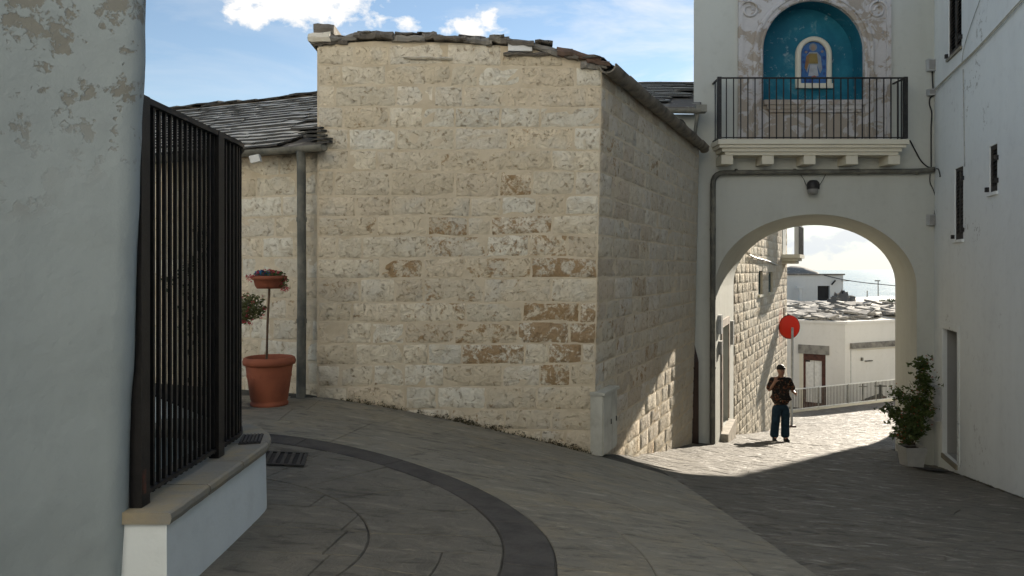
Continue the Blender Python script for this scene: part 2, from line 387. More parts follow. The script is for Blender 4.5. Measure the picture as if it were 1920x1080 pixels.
def paver(mb, poly, lift, rng, tilt=.006, gap=.008, bev=.012, drop=.012, rough=0.):
    """one flat stone: bevelled top following the ground, sides down into the bed"""
    if area(poly) < 0: poly = poly[::-1]
    poly = [poly[i] for i in range(len(poly)) if math.dist(poly[i], poly[i - 1]) > .02]
    if len(poly) < 3 or area(poly) < .01: return False
    o = shrink(poly, gap); i_ = shrink(poly, gap + bev)
    if area(o) < .006 or area(i_) < .003: return False
    cx = sum(p[0] for p in o) / len(o); cy = sum(p[1] for p in o) / len(o)
    ta, tb, tz = rng.uniform(-tilt, tilt), rng.uniform(-tilt, tilt), rng.uniform(-tilt, tilt) * .6
    def z(p, k): return G(p[0], p[1]) + lift + ta * (p[0] - cx) * 2 + tb * (p[1] - cy) * 2 + tz - k
    n = len(o)
    top = [(p[0], p[1], z(p, rng.uniform(0, rough))) for p in i_]; edge = [(p[0], p[1], z(p, drop)) for p in o]; bot = [(p[0], p[1], z(p, drop + .06)) for p in o]
    b = len(mb.v); mb.v += top + edge + bot
    if rough > 0:      # cleft top: a few facets about a middle point
        mb.v.append((cx + rng.uniform(-.06, .06), cy + rng.uniform(-.04, .04), z((cx, cy), rng.uniform(-rough, rough))))
        for k in range(n): mb.f.append((b + k, b + (k + 1) % n, b + 3 * n)); mb.sm.append(False)
    else:
        mb.f.append(tuple(range(b, b + n))); mb.sm.append(False)
    for k in range(n):
        j = (k + 1) % n
        mb.f.append((b + n + k, b + n + j, b + j, b + k)); mb.sm.append(False)
        mb.f.append((b + 2 * n + k, b + 2 * n + j, b + n + j, b + n + k)); mb.sm.append(False)
    return True
# ------------------------------------------------------------------ the street of rough stones
def seam_x(y): return 1.84 if y < 8.5 else lerp(1.84, 1.45, clamp((y - 8.5) / 1.0, 0, 1))
street = empty('street', (5, 12, G(5, 12) - .03)); struct(street)
rng = random.Random(7)
SX, SY = .46, .27
seeds = {}
ni, nj = 60, 130
for i in range(ni):
    for j in range(nj):
        seeds[i, j] = (1.0 + (i + .5 * (j % 2) + rng.uniform(-.30, .30)) * SX + j * .045, 2.6 + (j + rng.uniform(-.33, .33)) * SY + i * .03)
JOINT = (.04, 1.0, .04 * 6.2 + 17.0)        # a straight expansion joint across the street
def rightwall_x(y): return 4.04 + .287 * y
cells = []
for (i, j), (sx, sy) in seeds.items():
    if sy > rail_y(sx) - .1 or sx < seam_x(sy) - .4: continue
    if sy < 14.6 and sx > rightwall_x(sy) + .25: continue
    if 9.6 < sy < 14.4 and sx < .95 + .457 * (sy - 8.7) - .35: continue
    if sy >= 14.4 and (sx < 3.94 + .397 * (sy - 14.5) - .5 or sx > 8.0 + .397 * (sy - 14.5) and sy < 18.2): continue
    if sy > 20 and sx > .60 * sy + 1.5: continue
    p = [(sx - 1, sy - .8), (sx + 1, sy - .8), (sx + 1, sy + .8), (sx - 1, sy + .8)]
    for di in range(-3, 4):
        for dj in range(-3, 4):
            q = seeds.get((i + di, j + dj))
            if q is None or (di == 0 and dj == 0): continue
            nx, ny = q[0] - sx, q[1] - sy
            p = clip_half(p, nx, ny, (nx * (q[0] + sx) + ny * (q[1] + sy)) / 2)
            if len(p) < 3: break
        if len(p) < 3: break
    if len(p) < 3: continue
    if sy < 9.6:                                             # end cleanly at the terrace edge
        p = clip_half(p, -1, 0, -seam_x(min(sy, 8.5)) - .004) if sy < 8.5 else clip_half(p, -1, -.39, -(1.84 + .39 * 8.5) - .004)
    jx, jy, jd = JOINT
    p = clip_half(p, jx, jy, jd - .012) if jx * sx + jy * sy < jd else clip_half(p, -jx, -jy, -jd - .012)
    p = clip_half(p, -.5, 1, 32.0 - 6.0 - .12) if sx > 9 else p
    if len(p) < 3 or area(p) < .02: continue
    cx = sum(q[0] for q in p) / len(p); cy = sum(q[1] for q in p) / len(p)
    u, v = 960 + F * cx / cy, HOR - F * G(cx, cy) / cy
    vis = -20 < u < 1940 and v < 1100 and cy > 3
    if cy > 14.5 and not (1335 < u < 1725): vis = False
    scr = area(p) * F * F / cy ** 2 * abs(G(cx, cy)) / cy if vis else 0
    cells.append((scr, p))
cells.sort(key=lambda c: -c[0])
rest = MB()
for k, (scr, p) in enumerate(cells):
    if k < 300 and scr > 0:
        m_ = MB()
        if paver(m_, p, 0.0, rng, .003, .001, .02, .0045, .012): m_.build('paving_stone', M['cobble'], street)
    else: paver(rest, p, 0.0, rng, .003, .001, .02, .0045, .012)
stuff(rest.build('paving_stones', M['cobble'], street))
# ------------------------------------------------------------------ terrace: slabs inside a dark curved band, larger slabs outside it
terrace = empty('terrace_pavement', (0, 6, G(0, 6) - .03)); struct(terrace)
TC = (-2.10, 4.15)
def band_r(a):
    """inner radius of the dark band against the angle (0 = to the right, 90 degrees = away)"""
    return lerp(2.05, 2.30, clamp(math.degrees(a) / 95, 0, 1))
BW = .29
def arc_cell(a0, a1, r0, r1, n=6):
    f0 = r0 if callable(r0) else (lambda a: r0); f1 = r1 if callable(r1) else (lambda a: r1)
    pts = []
    for k in range(n + 1):
        a = lerp(a0, a1, k / n); pts.append((TC[0] + f1(a) * math.cos(a), TC[1] + f1(a) * math.sin(a)))
    for k in range(n, -1, -1):
        a = lerp(a0, a1, k / n); pts.append((TC[0] + f0(a) * math.cos(a), TC[1] + f0(a) * math.sin(a)))
    return pts
rng = random.Random(21)
LIFT = .03
# inner disc (radius 1.28) cut into rows; the parapet stands on its left part
disc = [(TC[0] + 1.28 * math.cos(k / 48 * 2 * math.pi), TC[1] + 1.28 * math.sin(k / 48 * 2 * math.pi)) for k in range(48)]
yr = 2.9
while yr < 5.5:
    h = rng.uniform(.30, .42)
    row = clip_half(clip_half(disc, .06, -1, .06 * TC[0] - yr), -.06, 1, -.06 * TC[0] + yr + h)
    cuts = [-3.4]; x = -1.7 + rng.uniform(-.1, .1)
    while x < -.8: cuts.append(x); x += rng.uniform(.45, .75)
    cuts.append(0)
    for a, b in zip(cuts, cuts[1:]):
        p = clip_half(clip_half(row, -1, .12, -a + .12 * yr), 1, -.12, b - .12 * yr) if len(row) > 2 else []
        if len(p) > 2:
            m_ = MB()
            if paver(m_, p, LIFT, rng, .003, .002, .004, .006): m_.build('slab', M['slab'], terrace)
    yr += h
# ring of slabs between the disc and the band
a = R(-62)
while a < R(112):
    da = R(rng.uniform(10, 17))
    for r0, r1 in (((1.285, lambda q: band_r(q) - .008),) if rng.random() < .75 else ((1.285, lambda q: lerp(1.285, band_r(q), .55)), (lambda q: lerp(1.285, band_r(q), .55), lambda q: band_r(q) - .008))):
        m_ = MB()
        if paver(m_, arc_cell(a, a + da, r0, r1), LIFT, rng, .003, .002, .004, .006): m_.build('slab', M['slab'], terrace)
    a += da
# the band
a = R(-62)
while a < R(112):
    da = R(rng.uniform(19, 24)); m_ = MB()
    if paver(m_, arc_cell(a, a + da, band_r, lambda q: band_r(q) + BW, 10), LIFT + .004, rng, .001, .001, .006, .006): m_.build('band_segment', M['asphalt'], terrace)
    a += da
# outer slabs
def clip_terrace(p):
    p = clip_half(p, 0, 1, 8.70) if len(p) > 2 else p
    p = clip_half(p, 1, .0, 1.838) if len(p) > 2 else p
    p = clip_half(p, 1, .39, 1.838 + .39 * 8.5) if len(p) > 2 else p
    return p
rr = [lambda q: band_r(q) + BW + .008]
for dr in (.55, 1.15, 1.8, 2.5, 3.25, 4.1, 5.0): rr.append(lambda q, dr=dr: band_r(q) + BW + .008 + dr)
for k in range(len(rr) - 1):
    a = R(-70) + rng.uniform(0, .1)
    while a < R(118):
        da = R(rng.uniform(11, 19) / (1 + .28 * k)) * 1.1
        p = clip_terrace(arc_cell(a, a + da, rr[k], rr[k + 1]))
        if len(p) > 2:
            m_ = MB()
            if paver(m_, p, LIFT, rng, .002, .002, .004, .005): m_.build('slab', M['slab_outer'], terrace)
        a += da
# concrete bed under the slabs (fills everything the slabs leave open, to the walls)
mb = MB(); gx = [-6 + .4 * k for k in range(20)] + [1.83]; gy = [-1 + .4 * k for k in range(28)]
mb.grid([[(x, y, G(x, y) + LIFT - .0075) for x in gx] for y in gy if y < 10.3], True)
mb.build('bed', simple('slab_joint_bed', (.085, .079, .065), .95, .3, 6, .4), terrace)
# ================================================================== masonry
def hash01(*k):
    return random.Random(repr(k)).random()
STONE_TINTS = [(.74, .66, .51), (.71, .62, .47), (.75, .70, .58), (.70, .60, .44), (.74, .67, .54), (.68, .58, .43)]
def stone_geom(mb, P, w, h, proud, rng, seed):
    """P(s, v, d) -> point; one rough-faced block w x h"""
    e = min(.016, w * .1); k = min(.015, h * .12)
    S = [0, e, w * .28, w * .5, w * .72, w - e, w]; V = [0, k, h * .35, h * .66, h - k, h]
    rows = []
    for j, v in enumerate(V):
        row = []
        for i, s in enumerate(S):
            edge = i in (0, len(S) - 1) or j in (0, len(V) - 1)
            ring = i in (1, len(S) - 2) or j in (1, len(V) - 2)
            js = rng.uniform(-.010, .010) if not edge else rng.uniform(-.004, .004); jv = rng.uniform(-.009, .009) if not edge else rng.uniform(-.004, .004)
            d = -.003 if edge else proud * (.7 if ring else 1.0) + mnoise.noise(Vector((s * 5 + seed, v * 5, seed * 1.7))) * .010 + rng.uniform(-.003, .003)
            row.append(P(s + js, v + jv, d))
        rows.append(row)
    mb.grid(rows, True)
def masonry(parent, frame, s0, s1, courses, top, bottom, rng, mat, name='stone', wr=(.26, .78), proud=.006, brown=None, gap=.012, visible=None, tint=STONE_TINTS, step=None):
    """lay rough blocks course by course; frame(s, z, d) -> world point"""
    rest = MB(); made = 0
    for ci in range(len(courses) - 1):
        z1, z0 = courses[ci], courses[ci + 1]
        s = s0 - (rng.uniform(0, .3) if step is None else 0)
        while s < s1:
            w = rng.uniform(*wr)
            if s1 - (s + w) < wr[0] * .6: w = s1 - s
            a, b = max(s, s0), min(s + w, s1); s += w
            if b - a < .08: continue
            zt = min(z1, top((a + b) / 2) if top else z1); zb = z0
            if zt - zb < .07 or (bottom and zt < bottom((a + b) / 2) - .05): continue
            zz1, zz0 = zt - gap / 2, zb + gap / 2
            pr = max(.004, proud * rng.uniform(.4, 1.5)); sd = rng.uniform(0, 90)
            P = lambda u, v, d, a=a, zz0=zz0: frame(a + gap / 2 + u, zz0 + v, d)
            ctr = frame((a + b) / 2, (zz0 + zz1) / 2, 0)
            if visible and not visible(ctr):
                stone_geom(rest, P, b - a - gap, zz1 - zz0, pr, rng, sd); continue
            mb = MB(); stone_geom(mb, P, b - a - gap, zz1 - zz0, pr, rng, sd)
            o = mb.build(name, mat, parent); made += 1
            c = rng.choice(tint); k = rng.uniform(.90, 1.10)
            br = brown(ctr, b - a) if brown else rng.uniform(0, .35)
            o.color = (c[0] * k, c[1] * k, c[2] * k, clamp(br, 0, 1))
    if rest.f:
        o = stuff(rest.build(name + 's', mat, parent)); o.color = (.58, .52, .42, .22)
    return made
def project(p): return (960 + F * p[0] / p[1], HOR - F * p[2] / p[1])
# irregular flat slabs, shared by roofs and copings: length along x, width along y, thickness z, origin at the lower front middle
def slab_mesh(name, L, W, T, seed):
    rg = random.Random(seed); mb = MB(); n = 5
    top, bot = [], []
    xs_ = [-L / 2 + L * k / (n - 1) for k in range(n)]
    fr = [(x + rg.uniform(-.015, .015), rg.uniform(-.03, .03)) for x in xs_]
    bk = [(x, W + rg.uniform(-.02, .02)) for x in xs_]
    zt = [T * rg.uniform(.75, 1.2) for _ in xs_]; zb = [rg.uniform(-.006, .006) for _ in xs_]
    mb.grid([[(x, y - .006, b) for (x, y), b in zip(fr, zb)], [(x, y, z * .62) for (x, y), z in zip(fr, zt)], [(x, y + .03, z) for (x, y), z in zip(fr, zt)], [(x, y, z * .9) for (x, y), z in zip(bk, zt)], [(x, y, 0) for (x, y) in bk]], False)
    for a, rev in ((0, False), (n - 1, True)):
        q = [(fr[a][0], fr[a][1], zb[a]), (fr[a][0], fr[a][1] + .03, zt[a]), (bk[a][0], bk[a][1], zt[a] * .9), (bk[a][0], bk[a][1], 0)]
        mb.face(q[::-1] if rev else q)
    me = bpy.data.meshes.new(name); me.from_pydata(mb.v, [], mb.f)
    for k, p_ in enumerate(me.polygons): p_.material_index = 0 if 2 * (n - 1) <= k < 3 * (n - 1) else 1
    me.update(); return me
SLATES = {}
M['slate_butt_shade'] = slate_mat('shaded_slate_butt', (.085, .08, .07), (.15, .14, .12), (.04, .038, .035))  # butt faces darkened: shade between the courses put into the colour
def slates(key, mat):
    if key not in SLATES:
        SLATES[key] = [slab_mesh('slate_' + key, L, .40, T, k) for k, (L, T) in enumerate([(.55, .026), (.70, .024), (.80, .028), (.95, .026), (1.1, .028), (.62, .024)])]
        for m_ in SLATES[key]: m_.materials.append(mat); m_.materials.append(M['slate_butt_shade'])
    return SLATES[key]
def slate_roof(parent, E, along, back, length, run, z0, pitch, mat, key, rng, expo=.22, skip=None):
    """courses of thick stone slates, each lying flatter than the roof; E eave start, along/back unit 2-D directions"""
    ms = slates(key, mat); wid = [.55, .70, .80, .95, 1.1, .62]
    n = int(run / math.cos(pitch) / expo); az = math.atan2(back[1], back[0]) - math.pi / 2
    for k in range(n):
        d = k * expo * math.cos(pitch); z = z0 + k * expo * math.sin(pitch); s = -rng.uniform(0, .3)
        while s < length:
            q = rng.randrange(6); c = s + wid[q] / 2; s += wid[q] + .006
            p = (E[0] + along[0] * c + back[0] * (d + rng.uniform(-.012, .012)), E[1] + along[1] * c + back[1] * (d + rng.uniform(-.012, .012)), z + rng.uniform(0, .008))
            if skip and skip(p): continue
            tilt = pitch - R(rng.uniform(6, 8))
            o = put('slate', ms[q], None, parent, p)
            o.rotation_mode = 'XYZ'
            m_ = Matrix.Rotation(az + rng.uniform(-.02, .02), 4, 'Z') @ Matrix.Rotation(tilt, 4, 'X') @ Matrix.Rotation(rng.uniform(-.008, .008), 4, 'Y')
            o.rotation_euler = m_.to_euler()
# ================================================================== the limestone house
house = empty('limestone_house', (-.6, 9.2, G(-.6, 8.7)))
tag(house, 'tall cream limestone block house with slate coping in the middle', 'house')
FY = 8.70
def corner_x(z): return .95 + .022 * (z + 2.1)
TOP = [(-2.30, 2.57), (-2.1, 2.63), (-1.6, 2.66), (-.7, 2.64), (.0, 2.60), (.35, 2.56), (.62, 2.46), (1.1, 2.40)]
def front_top(x):
    for (a, za), (b, zb) in zip(TOP, TOP[1:]):
        if x <= b: return lerp(za, zb, clamp((x - a) / (b - a), 0, 1))
    return TOP[-1][1]
XL = -2.27
ring = [(XL, -1.9), (corner_x(-3.2), -3.2), (corner_x(2.42), 2.42)] + [(x, z) for x, z in reversed(TOP) if XL < x < 1.0] + [(XL, front_top(XL))]
mb = MB(); n = len(ring)
mb.face([(x, FY, z) for x, z in ring]); mb.face([(x, FY + .42, z) for x, z in reversed(ring)])
for i in range(n):
    (xa, za), (xb, zb) = ring[i], ring[(i + 1) % n]
    mb.face([(xb, FY, zb), (xa, FY, za), (xa, FY + .42, za), (xb, FY + .42, zb)])
front = mb.build('front_wall', M['mortar'], house)
courses = [2.37 + .2486]; z = 2.37; rg = random.Random(5)
while z > -2.6: courses.append(z + rg.uniform(-.020, .020)); z -= .2486
BROWN = [(785, 510, .95), (1005, 432, .85), (1040, 595, .95), (1100, 598, .9), (1085, 632, 1.), (975, 670, .9), (1075, 672, .95), (1040, 718, .85), (995, 347, .75), (840, 432, .8), (1100, 517, .8), (1040, 470, .75), (960, 628, .7), (860, 525, .45), (890, 470, .6), (960, 470, .62), (800, 625, .6), (980, 515, .55), (865, 600, .5), (1060, 632, .95), (960, 270, .4), (870, 300, .45), (660, 430, .5), (780, 275, .4)]
rgb_ = random.Random(99)
def brown_front(c, w):
    u, v = project(c); hw = w / 2 / c[1] * F
    for bx, by, k in BROWN:
        if abs(u - bx) < hw and abs(v - by) < 22: return k
    low = clamp((v - 300) / 400, 0, 1)
    return rgb_.uniform(.08, .30) + .18 * low * rgb_.random()
masonry(front, lambda s, z, d: (s + (corner_x(z) - .945) * (s - XL) / (.945 - XL), FY - d, z + .030 * mnoise.noise(Vector((s * 1.1, z * 1.5, 3.3)))), XL + .005, .945, courses, lambda s: front_top(s) - .01, lambda s: G(s, FY), random.Random(11), M['stone'], brown=brown_front)
# side wall
SD = Vector((.4156, .9095)); SN = Vector((.9095, -.4156)); SLEN = 6.03
def side_frame(s, z, d): return (corner_x(z) + SD.x * s + SN.x * d, FY + SD.y * s + SN.y * d, z)
SIDE_TOP = 2.36
mb = MB()
a0, a1, b0, b1 = side_frame(.02, -4.2, 0), side_frame(.02, SIDE_TOP, 0), side_frame(SLEN, -4.2, 0), side_frame(SLEN, SIDE_TOP, 0)
def inw(p): return (p[0] - SN.x * .4, p[1] - SN.y * .4, p[2])
mb.hexa([a0, b0, inw(b0), inw(a0), a1, b1, inw(b1), inw(a1)])
side = mb.build('side_wall', M['mortar'], house)
courses_s = [SIDE_TOP + .03] + [c + .0 for c in courses[2:]]; z = courses_s[-1]
while z > -4.0: z -= .2486; courses_s.append(z)
def brown_side(c, w): return rgb_.choice((.1, .2, .25, .3, .4, .55))
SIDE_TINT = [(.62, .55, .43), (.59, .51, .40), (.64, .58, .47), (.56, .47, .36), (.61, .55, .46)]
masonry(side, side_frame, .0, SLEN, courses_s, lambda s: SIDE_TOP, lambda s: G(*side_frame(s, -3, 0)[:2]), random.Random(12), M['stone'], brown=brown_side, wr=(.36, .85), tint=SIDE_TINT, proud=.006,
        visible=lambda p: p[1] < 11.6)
# left flank and roof
LD = SD; q0 = (XL, FY + .4); q1 = (XL + SD.x * 6.0, FY + SD.y * 6.0)
mb = MB(); mb.hexa([(q0[0], q0[1], -2), (q0[0] + .4, q0[1], -2), (q1[0] + .4, q1[1], -2), (q1[0], q1[1], -2), (q0[0], q0[1], 2.56), (q0[0] + .4, q0[1], 2.56), (q1[0] + .4, q1[1], 2.56), (q1[0], q1[1], 2.56)])
mb.build('flank_wall', M['mortar'], house)
mb = MB()
e0 = side_frame(.43, 2.38, -.02); e1 = side_frame(SLEN, 2.38, -.02)
mb.hexa([(XL + .03, FY + .43, 2.57), (e0[0], e0[1] - .0, 2.39), (e1[0], e1[1], 2.39), (q1[0] + .03, q1[1], 2.57), (XL + .03, FY + .43, 2.63), (e0[0], e0[1], 2.45), (e1[0], e1[1], 2.45), (q1[0] + .03, q1[1], 2.63)])
mb.build('roof', M['slate_dark'], house)
# coping slabs along the front top: overlapping, uneven, some tile-red
rng = random.Random(31)
def chunk(x0, x1, zb, T, y0=-.09, depth=.5, tilt=0., jag=.022, seed=0):
    rg = random.Random(seed); mb = MB(); n = max(5, int((x1 - x0) / .05)); rows = []
    xs_ = [lerp(x0, x1, k / (n - 1)) for k in range(n)]
    base = [zb + tilt * (x - x0) for x in xs_]
    yy = [FY + y0 + rg.uniform(-.025, .025) for _ in xs_]
    rise = rg.uniform(-.10, .10); tt = [T * (1 + rise * (2 * k / (n - 1) - 1)) * rg.uniform(.88, 1.10) for k in range(n)]; bb = [rg.uniform(-jag, jag) * .6 for _ in xs_]
    rows.append([(x, FY + .02, b + j + .004) for x, b, j in zip(xs_, base, bb)])
    rows.append([(x + rg.uniform(-.008, .008), y + .02, b + j) for x, y, b, j in zip(xs_, yy, base, bb)])
    rows.append([(x + rg.uniform(-.008, .008), y, b + t_ * .45 + rg.uniform(-jag, jag) * .5) for x, y, b, t_ in zip(xs_, yy, base, tt)])
    rows.append([(x, y + .03 + rg.uniform(-.01, .01), b + t_) for x, y, b, t_ in zip(xs_, yy, base, tt)])
    rows.append([(x, FY + depth, b + t_ * 1.0) for x, b, t_ in zip(xs_, base, tt)])
    rows.append([(x, FY + depth, b) for x, b in zip(xs_, base)])
    mb.grid(rows, False)
    mb.face([r[0] for r in rows][::-1]); mb.face([r[-1] for r in rows])
    return mb
x = XL + .14; k = 0
CH = [(.30, .07), (.26, .08), (.17, .09), (.36, .075), (.14, .09), (.34, .065), (.30, .08), (.20, .09), (.28, .075), (.30, .085), (.22, .085)]
while x < .58:
    L, T = CH[k % len(CH)]; zb = front_top(x + L / 2) + .004
    chunk(x, x + L + .03, zb + (.0, .016, .006)[k % 3], T * .92, -.075 - .02 * (k % 3), .5, (front_top(x + L) - front_top(x)) / L, seed=100 + k).build('coping_slab', (M['slate'], M['slate_dark'], M['slate_dark'])[k % 3], house)
    if k % 3 != 2: chunk(x + (.05 if k % 2 else -.06), x + L * .85, zb + T * .86, .032, -.05 - .03 * (k % 2), .4, -.04 + .03 * (k % 3), seed=200 + k).build('coping_slab', M['slate_dark'], house)
    x += L; k += 1
# red-brown tiles running down to the corner, a knob of stones at the other end
for k, (xa, xb, ya, T, mt) in enumerate([(.52, .80, 2.485, .09, 'terracotta_old'), (.74, 1.02, 2.445, .07, 'terracotta_old'), (.86, 1.13, 2.40, .05, 'terracotta_old')]):
    chunk(xa, xb, ya, T, -.10, .5, -.18, seed=300 + k).build('roof_tile', M[mt], house)
chunk(.80, 1.10, 2.335, .075, -.06, .42, .0, seed=340).build('coping_slab', M['slate'], house)
chunk(XL - .09, XL + .17, 2.63, .10, -.10, .5, .04, seed=310).build('coping_slab', M['slate_pale'], house)
chunk(XL - .04, XL + .20, 2.725, .12, -.06, .45, .06, seed=311).build('coping_slab', M['slate_dark'], house)
chunk(XL - .02, XL + .36, 2.60, .05, -.05, .45, .06, seed=312).build('coping_slab', M['slate_dark'], house)
chunk(-1.26, -.70, 2.445, .032, -.055, .1, -.02, .008, 320).build('ledge_slate', M['slate_pale'], house)
chunk(-.10, .43, 2.475, .04, -.075, .1, .01, .01, 321).build('ledge_slate', M['slate_dark'], house)
mb = MB(); mb.box((-.045, FY - .075, 2.525), (.232, FY + .1, 2.605)); mb.build('white_brick', simple('whitewashed_brick', (.78, .78, .76), .8, .1, 9, .4), house)
# clay channel gutter along the side wall
g0 = Vector(side_frame(-.10, 2.36, .10)); g1 = Vector(side_frame(5.95, 2.33, .10)); N = 10
gut = MB()
def half_pipe(mb, a, b, r, n=10, th=.018, open_up=True):
    a = Vector(a); b = Vector(b); t_ = (b - a).normalized(); sdir = t_.cross(Vector((0, 0, 1))).normalized(); up = sdir.cross(t_)
    def ringp(c, rad): return [c + sdir * math.cos(math.pi + k / n * math.pi) * rad + up * math.sin(math.pi + k / n * math.pi) * rad for k in range(n + 1)]
    oa, ob, ia, ib = ringp(a, r), ringp(b, r), ringp(a, r - th), ringp(b, r - th)
    mb.grid([oa, ob], True); mb.grid([ib, ia], True)
    for k in range(n):
        mb.face([oa[k], ia[k], ia[k + 1], oa[k + 1]]); mb.face([ob[k + 1], ib[k + 1], ib[k], ob[k]])
    mb.face([oa[0], ob[0], ib[0], ia[0]]); mb.face([oa[n], ia[n], ib[n], ob[n]])
for k in range(N):
    a = g0.lerp(g1, k / N); b = g0.lerp(g1, (k + 1.08) / N); mb = MB()
    a.z += rng.uniform(-.008, .008); b.z += rng.uniform(-.02, .0)
    half_pipe(mb, a, b, .105 - .002 * (k % 2)); o = mb.build('gutter_channel', M['clay_gutter'], house)
mb = MB(); mb.tube([g1 + Vector((0, 0, -.02)), g1 + Vector((.03, .07, -.03)), g1 + Vector((.05, .11, -.07))], .085, 12); mb.build('gutter_outlet', M['clay_gutter'], house)
# ragged slate edge resting on the gutter's back
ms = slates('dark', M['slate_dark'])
for k in range(13):
    p = side_frame(.1 + k * .45, 2.44 + rng.uniform(-.01, .015), .03 + rng.uniform(-.02, .02))
    o = put('slate', ms[k % 6], None, house, p); o.rotation_euler = (R(2), R(0), math.atan2(SD.y, SD.x) + rng.uniform(-.05, .05))
# ================================================================== low cottage with the slate roof (left)
cott = empty('slate_roof_cottage', (-3.6, 9.8, -1.5))
tag(cott, 'low limestone cottage with striped stone slate roof behind the iron grille', 'house')
CU = Vector((-.928, .371)); CN = Vector((-.371, -.928)); CO = Vector((-2.20, 8.735))
def cot_frame(s, z, d): return (CO.x + CU.x * s + CN.x * d, CO.y + CU.y * s + CN.y * d, z)
mb = MB()
c0, c1 = cot_frame(-.05, -1.9, 0), cot_frame(6.2, -1.9, 0)
def cin(p, z): return (p[0] - CN.x * .4, p[1] - CN.y * .4, z)
mb.hexa([c1, c0, cin(c0, -1.9), cin(c1, -1.9), (c1[0], c1[1], 1.40), (c0[0], c0[1], 1.40), cin(c0, 1.40), cin(c1, 1.40)])
cw = mb.build('wall', M['mortar'], cott)
cc = [1.375 - .247 * k for k in range(14)]
masonry(cw, cot_frame, .05, 6.1, cc, None, lambda s: -1.52, random.Random(14), M['stone'], brown=lambda c, w: rgb_.uniform(.1, .32))
E = (-2.12 - CN.x * -.10, 8.50); E = (CO.x + CN.x * .20 + .06, CO.y + CN.y * .20)
rng = random.Random(41)
mb = MB()   # roof deck under the slates, and the closing gable
r0 = Vector((E[0], E[1], 1.42)); PIT = R(25.3)
bk = Vector((-CN.x, -CN.y)); dk = 2.92
P4 = [r0, r0 + Vector((CU.x * 6.3, CU.y * 6.3, 0)), r0 + Vector((CU.x * 6.3 + bk.x * dk, CU.y * 6.3 + bk.y * dk, 1.37)), r0 + Vector((bk.x * dk, bk.y * dk, 1.37))]
dn = Vector((0, 0, -.08)); mb.hexa([P4[3] + dn, P4[2] + dn, P4[1] + dn, P4[0] + dn, P4[3], P4[2], P4[1], P4[0]])
roof = mb.build('roof', M['slate_dark'], cott)
def left_of_house(p):      # nothing inside the limestone house
    return p[0] > XL - .30 + max(0, p[1] - FY - .4) * .457
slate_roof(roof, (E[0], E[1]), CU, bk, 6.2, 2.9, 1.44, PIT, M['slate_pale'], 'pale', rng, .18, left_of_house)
# ridge: overlapping dark slabs
for k in range(14):
    s = k * .46; p = r0 + Vector((CU.x * s + bk.x * 2.82, CU.y * s + bk.y * 2.82, 1.39 + rng.uniform(0, .03)))
    if left_of_house(p): continue
    o = put('ridge_slab', ms[rng.randrange(6)], None, roof, p); o.rotation_euler = (R(6), R(rng.uniform(-4, 2)), math.atan2(CU.y, CU.x) + math.pi)
# ragged ends at the wall above the gutter
for k in range(5):
    p = Vector((-2.20 - .05 * k, 8.62 + .02 * k, 1.45 + .045 * k)); o = put('slate', ms[k], None, roof, p); o.rotation_euler = (R(8), R(rng.uniform(-6, 6)), rng.uniform(2.6, 3.0) + math.pi); o.scale = (.36, .7, .9)
mb = MB(); ga = Vector((E[0] - CU.x * .12, E[1] - CU.y * .12, 1.405)); gb = ga + Vector((CU.x * 6.2, CU.y * 6.2, 0)); ga2 = ga + Vector((CN.x * .06, CN.y * .06, 0)); gb2 = gb + Vector((CN.x * .06, CN.y * .06, 0))
half_pipe(mb, ga2, gb2, .068, 10, .01); gutter = mb.build('gutter', M['zinc'], cott)
mb = MB(); n = 10
cen = ga2; t_ = (gb2 - ga2).normalized(); sd_ = t_.cross(Vector((0, 0, 1))).normalized()
mb.face([cen + sd_ * math.cos(math.pi + k / n * math.pi) * .068 + Vector((0, 0, 1)) * math.sin(math.pi + k / n * math.pi) * .068 for k in range(n + 1)]); mb.build('end_cap', M['zinc'], cott)
for k in range(6):
    c = ga2.lerp(gb2, .04 + k * .15); mb = MB(); half_pipe(mb, c, c + t_ * .035, .074, 10, .012); mb.build('gutter_strap', M['zinc'], cott)
dp = px(565, 300, 8.58); mb = MB()
mb.tube([(dp.x + .0, 8.56, 1.36), (dp.x, 8.58, 1.20), (dp.x - .005, 8.62, -.2), (dp.x - .015, 8.62, G(dp.x, 8.6) + .02)], [.052, .052, .052, .056], 12); mb.build('downpipe', M['zinc_dark'], cott)
for zz in (.55, -.62):
    mb = MB(); mb.tube([(dp.x - .005, 8.61, zz), (dp.x - .005, 8.61, zz + .05)], .06, 12); mb.build('pipe_bracket', M['zinc_dark'], cott)
fl = empty('floodlight', px(478, 297, 8.62)); tag(fl, 'small white floodlight under the gutter of the slate roof cottage', 'lamp')
mb = MB(); c = px(479, 298, 8.58); mb.obox(c, (.055, .0, .012), (0, .035, 0), (-.012, 0, .04)); mb.build('housing', M['white_paint'], fl)
mb = MB(); mb.tube([c + Vector((0, .03, .02)), c + Vector((-.01, .2, .05))], .012, 8); mb.build('arm', M['white_paint'], fl)
